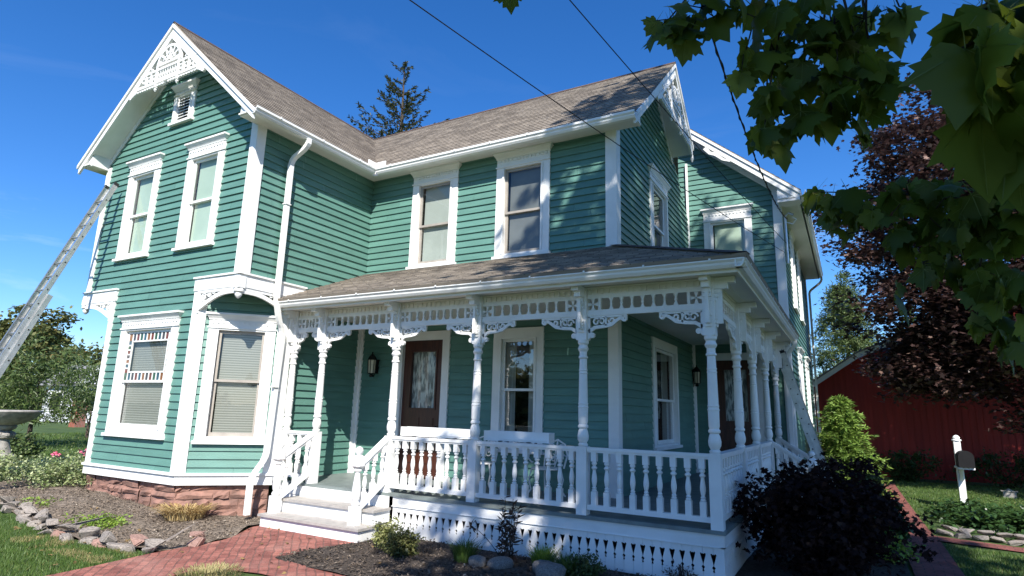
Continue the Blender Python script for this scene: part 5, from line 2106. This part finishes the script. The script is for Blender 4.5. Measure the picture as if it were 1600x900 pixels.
def conifer(name, base, h, r, n_lev, per, leaf, mat, label, seed, droop=.25, sparse=False, top_pow=1.0, zmin=.05, group=None, cat='tree', shape=NEEDLE, dens=9):
    t = thing(name, base, label, cat, group)
    g = random.Random(seed)
    gn = np.random.default_rng(seed)
    base = Vector(base)
    m = MB()
    tr = branch_path(base, base + Vector((0, 0, h * .98)), 0, 6, .006, seed)
    m.tube(tr, [max(.015, .02 * h * (1 - .93 * i / 6)) for i in range(7)], 8)
    P_, D_ = [], []
    for i in range(n_lev):
        f = zmin + (1 - zmin) * (i + g.random() * .6) / n_lev
        L_ = r * (1 - f) ** top_pow * g.uniform(.7, 1.15) + .05 * r
        z = h * f
        nb = per if not sparse else max(2, int(per * g.uniform(.4, 1)))
        for k in range(nb):
            a = 2 * PI * (k + g.random() * .8) / nb + i * 1.3
            Lk = L_ * g.uniform(.6, 1.15)
            s = base + Vector((0, 0, z))
            e = s + Vector((math.cos(a) * Lk, math.sin(a) * Lk, -droop * Lk + .15 * Lk * f * 2))
            bp = branch_path(s, e, .05 * Lk, 4, .03, seed * 100 + i * 10 + k)
            m.tube(bp, [max(.004, .012 * Lk * (1 - .8 * q / 4)) for q in range(5)], 5)
            nl = max(4, int(dens * Lk / leaf))
            for q in range(nl):
                tt = g.uniform(.12, 1.02)
                pp = s.lerp(e, tt) + Vector((g.gauss(0, 1), g.gauss(0, 1), g.gauss(0, .6))) * Lk * .085 * (1.2 - tt)
                P_.append(pp)
                D_.append(Vector((math.cos(a), math.sin(a), -droop)) + Vector((g.gauss(0, .7), g.gauss(0, .7), g.gauss(0, .5))))
    for q in range(20):
        P_.append(base + Vector((0, 0, h * g.uniform(.93, 1.0))))
        D_.append(Vector((g.gauss(0, .4), g.gauss(0, .4), 1)))
    m.build('trunk', 'bark', t)
    leaf_mesh('crown', np.array(P_), leaf, shape, mat, t, up=.4, droop=0, dirs=np.array(D_), seed=seed, fold=0)
    return t


conifer('spruce_tree', (-9.9, 15.0, 0), 19.3, 6.0, 19, 6, .17, 'spruce_leaf', 'thin ragged spruce top rising behind the roof', 3, droop=-.45, sparse=True, top_pow=.85, zmin=.6, dens=11)
pts = np.concatenate([clumps((8.9, 36.5, z_), (r_, r_, 1.5), int(24 + 34 * r_), 80, .45, 40 + int(z_ * 3), shell=.35) for z_, r_ in ((2.2, 2.7), (4.0, 2.6), (5.8, 2.3), (7.4, 1.8), (8.8, 1.15), (9.7, .5))])
tree('pine_tree', (8.9, 36.5, 0), (8.9, 36.5, 9.6), .2, pts, .24, LANCE, 'pine_leaf', 'tall soft green pine behind the right side of the house', seed=41, up=.3, droop=-.3)
conifer('pine_tree', (12.5, 38, 0), 9.0, 2.6, 18, 8, .42, 'pine_leaf', 'second pine half hidden behind the purple maple', 6, droop=.05, top_pow=.8, dens=7)
conifer('cone_shrub', (8.62, 11.7, 0), 2.5, .95, 36, 15, .13, 'cedar_leaf', 'bright green cone shaped evergreen at the back right corner of the house', 8, droop=.12, top_pow=.62, zmin=.02, cat='shrub', shape=LANCE, dens=12)

# wood across the road, mirrored in the porch windows
far = clumps((-10, -62, 3.2), (62, 4, 4.2), 420, 60, 1.5, 90, shell=.1, lump=.6)
tag(leaf_mesh('far_wood', far[far[:, 2] > .2], .9, SMALL, 'far_leaf', None, seed=90), 'distant row of green trees mirrored in the porch windows', 'trees', kind='stuff')
# left side background
for k, (c, r, base, lab, nm, mt, nC, lf) in enumerate((
        ((-56, 20, 5.0), (4.4, 4.0, 5.2), (-56, 20, 0), 'broad dark green tree far behind at the left, tallest of the background', 'broad_tree', 'far_leaf', 170, .42),
        ((-62, 17, 5.0), (4.0, 4, 4.9), (-62, 17, 0), 'rounded green tree far behind at the left picture edge', 'broad_tree', 'far_leaf', 130, .42),
        ((-50.5, 23.4, 3.1), (3.0, 2.6, 3.3), (-50.5, 23.4, 0), 'low dark tree far behind just left of the house corner', 'broad_tree', 'far_leaf', 100, .40),
        ((-67, 24, 5.2), (5.0, 4, 5.0), (-67, 24, 0), 'dull green tree far behind, between the two tallest background trees', 'broad_tree', 'far_leaf', 110, .5))):
    pts = clumps(c, r, nC, 60, .85, 50 + k, shell=.45)
    tree(nm, base, (c[0], c[1], c[2]), .25, pts[pts[:, 2] > .3], lf, SMALL, mt, lab, group='background trees at the left', seed=50 + k, branches=[((c[0] + r[0] * .5, c[1], c[2] + 1), 4), ((c[0] - r[0] * .5, c[1], c[2] + 1), 4)])
pts = clumps((-16.8, 4.4, 2.3), (2.5, 2.0, 1.9), 170, 56, .45, 61, shell=.25)
tree('fruit_tree', (-16.8, 4.4, .15), (-16.8, 4.4, 2.6), .10, pts[pts[:, 2] > 1.1], .17, LANCE, 'apple_leaf', 'loose leafy fruit tree standing behind the birdbath', branches=[((-18, 4.0, 2.8), 3), ((-15.8, 4.8, 3), 3), ((-17, 3.6, 3.2), 4)], seed=61, up=.2, droop=.7)
pts = clumps((-21.5, 8.6, 2.7), (2.0, 1.7, 1.5), 90, 50, .5, 63, shell=.3)
tree('fruit_tree', (-21.5, 8.6, 0), (-21.5, 8.6, 1.8), .08, pts, .2, LANCE, 'apple_leaf', 'farther leafy fruit tree beyond the first one, partly behind the ladder', branches=[((-22.4, 8.4, 2.2), 3)], seed=63, up=.2, droop=.6)
pts = clumps((-23.5, 15.0, 2.1), (1.5, 1.3, 2.1), 60, 50, .45, 64, shell=.3)
tree('broad_tree', (-23.5, 15, 0), (-23.5, 15, 2.4), .10, pts, .22, OVAL, 'far_leaf', 'dark leafy tree close to the left corner of the house', seed=64)


# ================================================================== SHRUBS AND SMALL PLANTS
def shrub(name, base, radii, nC, per, cr, leaf, shape, mat, label, seed, cat='shrub', group=None, shell=.3, up=.4, droop=.1, stems=7, fold=.08, zc=None):
    t = thing(name, base, label, cat, group)
    b_ = Vector(base)
    c = b_ + Vector((0, 0, zc if zc is not None else radii[2] * .9))
    pts = clumps(tuple(c), radii, nC, per, cr, seed, shell=shell, lump=.5)
    pts = pts[pts[:, 2] > base[2] + .01]
    m = MB()
    g = random.Random(seed)
    for i in range(stems):
        a = 2 * PI * i / stems + g.random()
        e = c + Vector((math.cos(a) * radii[0] * .8 * g.random(), math.sin(a) * radii[1] * .8 * g.random(), radii[2] * g.uniform(.2, .8)))
        m.tube(branch_path(b_ + Vector((math.cos(a), math.sin(a), 0)) * .05 * radii[0], e, .02, 4, .04, seed + i), [.012, .010, .008, .006, .004], 5)
    m.build('stems', 'twig', t, smooth=True)
    leaf_mesh('leaves', pts, leaf, shape, mat, t, up=up, droop=droop, seed=seed, fold=fold)
    return t


# big purple ninebark beside the porch corner, with long shoots
nb = shrub('ninebark_shrub', (8.45, 2.5, 0), (.95, .9, .72), 290, 34, .16, .075, STAR, 'ninebark_leaf', 'large almost black purple shrub in front of the porch corner', 71, shell=.25, up=.3, zc=.68)
g = random.Random(5)
sp, sd_ = [], []
m = MB()
for (px, py, dp, ex, ey) in ((1180, 740, 7.6, 1150, 800), (1255, 722, 8.4, 1250, 760), (1300, 735, 8.6, 1290, 780), (1140, 815, 7.4, 1190, 830), (1165, 860, 7.3, 1200, 870), (1150, 775, 7.6, 1200, 800), (1225, 735, 8.2, 1230, 790), (1290, 718, 8.8, 1280, 770), (1365, 800, 8, 1340, 830)):
    e, s = cam_pt(px, py, dp), cam_pt(ex, ey, dp + .1)
    pth = branch_path(s, e, .03, 4, .03, px)
    m.tube(pth, [.006, .005, .004, .003, .002], 5)
    for k in range(16):
        q = pth[0].lerp(pth[-1], g.uniform(.0, 1.02)) + Vector((g.gauss(0, .035), g.gauss(0, .035), g.gauss(0, .03)))
        sp.append(q)
m.build('shoots', 'twig', nb)
leaf_mesh('shoot_leaves', np.array(sp), .075, STAR, 'ninebark_leaf', nb, up=.3, seed=72)
shrub('shade_plant', (9.25, 5.4, 0), (.30, .9, .35), 50, 26, .12, .10, OVAL, 'ivy_leaf', 'low green leafy plant between the purple shrub and the brick walk', 73, cat='plant')
shrub('shade_plant', (9.05, 8.2, 0), (.40, .9, .50), 60, 26, .14, .09, OVAL, 'bush_leaf', 'green bush at the foot of the cone shaped evergreen', 74, cat='plant')
shrub('shade_plant', (9.22, 3.7, 0), (.22, .5, .20), 30, 22, .10, .07, OVAL, 'lime_leaf', 'pale green fringe plant at the walk edge nearest the viewer', 75, cat='plant')

# bed in front of the skirting
shrub('boxwood_shrub', (3.22, .42, 0), (.21, .2, .20), 100, 26, .06, .035, OVAL, 'cream_leaf', 'small cream and green variegated shrub next to the step end', 81, group='pair of small round shrubs')
shrub('boxwood_shrub', (3.63, .22, 0), (.22, .22, .18), 110, 28, .06, .038, OVAL, 'olive_leaf', 'small rounded olive green shrub right of the variegated one', 82, group='pair of small round shrubs')
shrub('low_shrub', (6.05, .62, 0), (.24, .2, .14), 50, 26, .07, .04, OVAL, 'bush_leaf', 'small dull green shrub at the bottom edge right of the grass tufts', 83)
shrub('low_shrub', (7.08, 1.0, 0), (.20, .18, .12), 30, 20, .07, .05, LANCE, 'bronze_leaf', 'little bronze leaved seedling at the right end of the skirting', 84)


def tuft(name, base, r, h, n, mat, label, seed, cat='grass tuft', group=None, spread=.8, wd=1.0):
    g = np.random.default_rng(seed)
    a = g.uniform(0, 2 * PI, n)
    rr = np.sqrt(g.uniform(0, 1, n)) * r
    P_ = np.stack([base[0] + rr * np.cos(a), base[1] + rr * np.sin(a), np.full(n, base[2])], 1)
    V, Fc = [], []
    mb = MB()
    for i in range(n):
        L_ = h * g.uniform(.6, 1.1)
        out = Vector((math.cos(a[i]), math.sin(a[i]), 0)) * spread * (rr[i] / r * .8 + .25) + Vector((g.normal() * .18, g.normal() * .18, 0))
        sd = Vector((-math.sin(a[i] + g.normal() * .5), math.cos(a[i]), 0)).normalized() * .006 * wd
        p = Vector(P_[i])
        pts = [p + out * L_ * (t * t) * .6 + Vector((0, 0, L_ * (t - .35 * spread * t ** 3))) for t in (0, .4, .75, 1)]
        k = len(mb.v)
        for q, ww in zip(pts, (1, .9, .6, .1)):
            mb.v += [tuple(q - sd * ww), tuple(q + sd * ww)]
        for j in range(3):
            mb.f.append((k + 2 * j, k + 2 * j + 1, k + 2 * j + 3, k + 2 * j + 2))
            mb.m.append(0)
            mb.uv.append(None)
    o = mb.build(name, mat, recalc=False)
    return tag(o, label, cat, group)


tuft('grass_tuft', (4.45, .48, .01), .14, .34, 300, 'grass_blade', 'green grass tuft left of the dark leaved shrub', 91, group='grass tufts in the front bed')
tuft('grass_tuft', (5.40, .80, .01), .14, .32, 300, 'lime_leaf', 'bright yellow green grass tuft right of the dark leaved shrub', 92, group='grass tufts in the front bed')
tuft('grass_tuft', (5.80, .66, .01), .16, .30, 320, 'grass_blade', 'green grass tuft at the bottom edge beside the dull green shrub', 93, group='grass tufts in the front bed')
tuft('dry_plant', (-.72, .02, .06), .30, .36, 520, 'straw', 'clump of dried golden leaves in front of the stone foundation', 94, cat='plant', spread=1.3, wd=1.6)
gq2 = np.random.default_rng(77)
fl = np.stack([gq2.uniform(-2.5, 4.5, 130), gq2.uniform(-2.6, .6, 130), np.zeros(130)], 1)
fl[:, 2] = [gh(a_, b_) + .04 for a_, b_ in fl[:, :2]]
leaf_mat('fallen_leaf', (.10, .06, .025), (.30, .20, .08), trans=.1, rough=.8, c3=(.20, .18, .04))
tag(leaf_mesh('fallen_leaves', fl, .055, STAR, 'fallen_leaf', None, up=1.5, seed=5, fold=.4, sizevar=.5), 'scattered dry fallen leaves on the walk and beds', 'fallen leaves', kind='stuff')
tuft('grass_tuft', (2.45, -1.70, .0), .36, .10, 700, 'dry_grass', 'short dry grass patch in the middle of the brick walk', 95, group=None, spread=1.0)

# tall thin dark shrub in front of the skirting
t = thing('bronze_shrub', (5.0, .60, 0), 'upright thin shrub with narrow bronze leaves in front of the skirting', 'shrub')
m = MB()
lpt, ldr = [], []
g = random.Random(17)
for k in range(7):
    a = 2 * PI * k / 7
    h = g.uniform(.55, .86)
    e = Vector((5.0 + math.cos(a) * .16 * g.uniform(.3, 1), .60 + math.sin(a) * .14, h))
    pth = branch_path((5.0 + .03 * math.cos(a), .60 + .03 * math.sin(a), 0), e, .02, 5, .04, k)
    m.tube(pth, [.008, .007, .006, .005, .004, .003], 6)
    for q in range(34):
        tt = g.uniform(.15, 1)
        i = min(4, int(tt * 5))
        p = pth[i].lerp(pth[i + 1], tt * 5 - i)
        a2 = g.uniform(0, 2 * PI)
        lpt.append(p)
        ldr.append((math.cos(a2), math.sin(a2), g.uniform(-.3, .8)))
# one long shoot leaning left
pth = branch_path((4.98, .58, .05), (4.52, .50, .44), .05, 5, .02, 99)
m.tube(pth, [.005, .005, .004, .004, .003, .003], 6)
for q in range(14):
    lpt.append(pth[-1] + Vector((g.gauss(0, .03), g.gauss(0, .03), g.gauss(0, .03))))
    ldr.append((g.gauss(0, 1), g.gauss(0, 1), g.gauss(0, 1)))
m.build('stems', 'twig', t, smooth=True)
leaf_mesh('leaves', np.array(lpt), .11, LANCE, 'bronze_leaf', t, up=.2, dirs=np.array(ldr), seed=3)

# left bed
shrub('euonymus_shrub', (-5.0, .25, .2), (1.35, .9, .36), 260, 36, .15, .055, OVAL, 'euonymus_leaf', 'low spreading variegated green and cream shrub at the left corner of the house', 101, zc=.22, shell=.3, up=.6)
shrub('euonymus_shrub', (-7.0, -.35, .2), (1.2, .8, .34), 150, 36, .15, .06, OVAL, 'euonymus_leaf', 'variegated shrub at the left picture edge under the birdbath', 102, zc=.22, shell=.3, up=.6)
pe = shrub('rose_shrub', (-6.6, 1.6, .2), (.9, .7, .30), 60, 34, .14, .08, OVAL, 'bush_leaf', 'green garden shrub with pink blossoms behind the variegated shrub', 103, zc=.25)
for (x, y, z) in ((-5.75, 1.10, .86), (-7.1, .95, .66), (-6.4, 1.15, .72)):
    gg = np.random.default_rng(int(abs(x) * 100))
    leaf_mesh('blossom', np.tile([x, y, z], (26, 1)) + gg.normal(size=(26, 3)) * .02, .08, OVAL, 'pink_petal', pe, up=.3, dirs=gg.normal(size=(26, 3)), seed=4)
shrub('garden_shrub', (-10.4, 1.4, .2), (.9, .7, .4), 60, 36, .2, .09, OVAL, 'apple_leaf', 'leafy green plants around the birdbath pedestal', 104, zc=.45)
shrub('weed_patch', (-1.15, -1.05, .06), (.55, .28, .06), 70, 26, .10, .045, SMALL, 'lime_leaf', 'bright green low weeds behind the stone edging', 106, cat='weeds', zc=.03, stems=0 or 3)
shrub('weed_patch', (-3.1, -1.05, .14), (.55, .25, .05), 50, 26, .10, .045, SMALL, 'lime_leaf', 'low green weeds behind the stones further left', 107, cat='weeds', zc=.03, stems=3)
# right side: ivy bed behind low stones, dark shrubs against the barn
ivy_pts = clumps((11.3, 8.7, .12), (1.45, 1.9, .20), 240, 34, .17, 111, shell=.05)
ivy_pts = ivy_pts[(ivy_pts[:, 2] > .02) & (ivy_pts[:, 0] > 10.02)]
iv = leaf_mesh('ground_cover', ivy_pts, .10, OVAL, 'ivy_leaf', None, up=.9, seed=111, fold=.15)
tag(iv, 'dark green ground cover around the mailbox post', 'ground cover', kind='stuff')
k = 0
for i in range(9):
    tt = i / 8
    x, y = 10.12 + 1.9 * tt, 6.86 - .55 * tt
    for c in range(2):
        slab('edging_stone', (x + .09 * c, y + .06 * c, .045 + .075 * c), (.13, .09, .04), -.28 + .1 * c, 'grey_stone', 'flat dark stone, ' + ORD[i] + ' from the left in the ' + ('lower', 'upper')[c] + ' row edging the mailbox bed', 'stone', 'stones edging the mailbox bed', 200 + k, .3, 2)
        k += 1
for k, (x, y, rx, rz_, lab) in enumerate(((10.4, 17.9, .9, .75, 'dark green round shrub against the left part of the barn wall'), (13.0, 18.1, 1.3, .8, 'dark shrub against the barn wall behind the mailbox'), (16.2, 18.1, 1.5, .7, 'dark shrub against the barn wall at the right edge'))):
    shrub('barn_shrub', (x, y, 0), (rx, .6, rz_ * .75), 70, 34, .2, .10, OVAL, 'ivy_leaf', lab, 120 + k, group='dark shrubs along the barn')

# ================================================================== GRASS AND LITTER
def scatter(name, region, n, hgt, mat, label, seed, wd=.006, hf=gh, test=None):
    g = np.random.default_rng(seed)
    x = g.uniform(region[0], region[1], n)
    y = g.uniform(region[2], region[3], n)
    if test is not None:
        k = np.array([test(a, b) for a, b in zip(x, y)])
        x, y = x[k], y[k]
    n = len(x)
    z = np.array([hf(a, b) for a, b in zip(x, y)])
    a = g.uniform(0, 2 * PI, n)
    L_ = hgt * g.uniform(.5, 1.2, n)
    lean = g.normal(size=(n, 2)) * .35
    V = np.zeros((n, 3, 3))
    V[:, 0] = np.stack([x - np.cos(a) * wd, y - np.sin(a) * wd, z], 1)
    V[:, 1] = np.stack([x + np.cos(a) * wd, y + np.sin(a) * wd, z], 1)
    V[:, 2] = np.stack([x + lean[:, 0] * L_, y + lean[:, 1] * L_, z + L_], 1)
    me = bpy.data.meshes.new(name)
    me.vertices.add(n * 3)
    me.vertices.foreach_set('co', V.ravel())
    me.loops.add(n * 3)
    me.loops.foreach_set('vertex_index', np.arange(n * 3, dtype=np.int32))
    me.polygons.add(n)
    me.polygons.foreach_set('loop_start', np.arange(0, n * 3, 3, dtype=np.int32))
    me.polygons.foreach_set('loop_total', np.full(n, 3, dtype=np.int32))
    me.materials.append(MATS[mat])
    me.update(calc_edges=True)
    o = link(name, me)
    return tag(o, label, 'grass', kind='stuff')


sl_x, sl_y = [p[0] for p in stone_line], [p[1] for p in stone_line]
le_y, le_x = [p[1] for p in left_edge][::-1], [p[0] for p in left_edge][::-1]


def lawn_left(x, y):
    return y < np.interp(x, sl_x, sl_y) - .06 and x < np.interp(y, le_y, le_x) - .03


scatter('lawn_grass', (-8, 1.1, -4.2, -1.2), 60000, .055, 'grass_blade', 'short green lawn grass left of the brick walk', 1, .005, test=lawn_left)
scatter('dry_lawn_grass', (-1.4, .95, -2.15, -1.62), 5000, .045, 'dry_grass', 'yellowed dry grass along the walk edge below the stones', 2, .005, test=lambda x, y: lawn_left(x, y) and noise.noise(Vector((x * 2.2, y * 3, 1))) > -.1 and x > -.9 + (y + 1.6))
scatter('lawn_grass', (-26, -5, 2.5, 16), 26000, .09, 'grass_blade', 'green back lawn seen past the left corner of the house', 3, .014, test=lambda x, y: True)
scatter('lawn_grass', (9.9, 17, 6.9, 18), 42000, .05, 'grass_blade', 'green lawn between the side walk and the barn', 4, .008, test=lambda x, y: not (10 < x < 12.8 and 6.3 < y < 10.6))
scatter('lawn_grass', (10.0, 14, 1.5, 5.9), 26000, .05, 'grass_blade', 'shaded lawn right of the side walk at the bottom corner', 5, .006, test=lambda x, y: y < 5.85 - (x - 10) * .27)


def chips(name, poly, n, size, label, seed, mat='chip'):
    from mathutils.geometry import intersect_point_tri_2d
    g = np.random.default_rng(seed)
    xs_, ys_ = [p[0] for p in poly], [p[1] for p in poly]
    out = []
    k = len(poly)
    while len(out) < n:
        x, y = g.uniform(min(xs_), max(xs_)), g.uniform(min(ys_), max(ys_))
        ins = False
        j = k - 1
        for i in range(k):
            if (ys_[i] > y) != (ys_[j] > y) and x < (xs_[j] - xs_[i]) * (y - ys_[i]) / (ys_[j] - ys_[i] + 1e-12) + xs_[i]:
                ins = not ins
            j = i
        if ins:
            out.append((x, y, gh(x, y) + .03 + g.uniform(0, .03)))
    o = leaf_mesh(name, np.array(out), size, CHIP, mat, None, up=1.2, seed=seed, sizevar=.7)
    return tag(o, label, 'mulch', kind='stuff')


chips('mulch_chips', [p for p in bed_poly if p[1] < 2] + [(2.7, 1.1)], 12000, .026, 'loose bark chips on the front bed', 6)
chips('soil_crumbs', left_bed_poly, 14000, .022, 'dry crumbs and leaf litter on the left bed', 7, 'crumb')
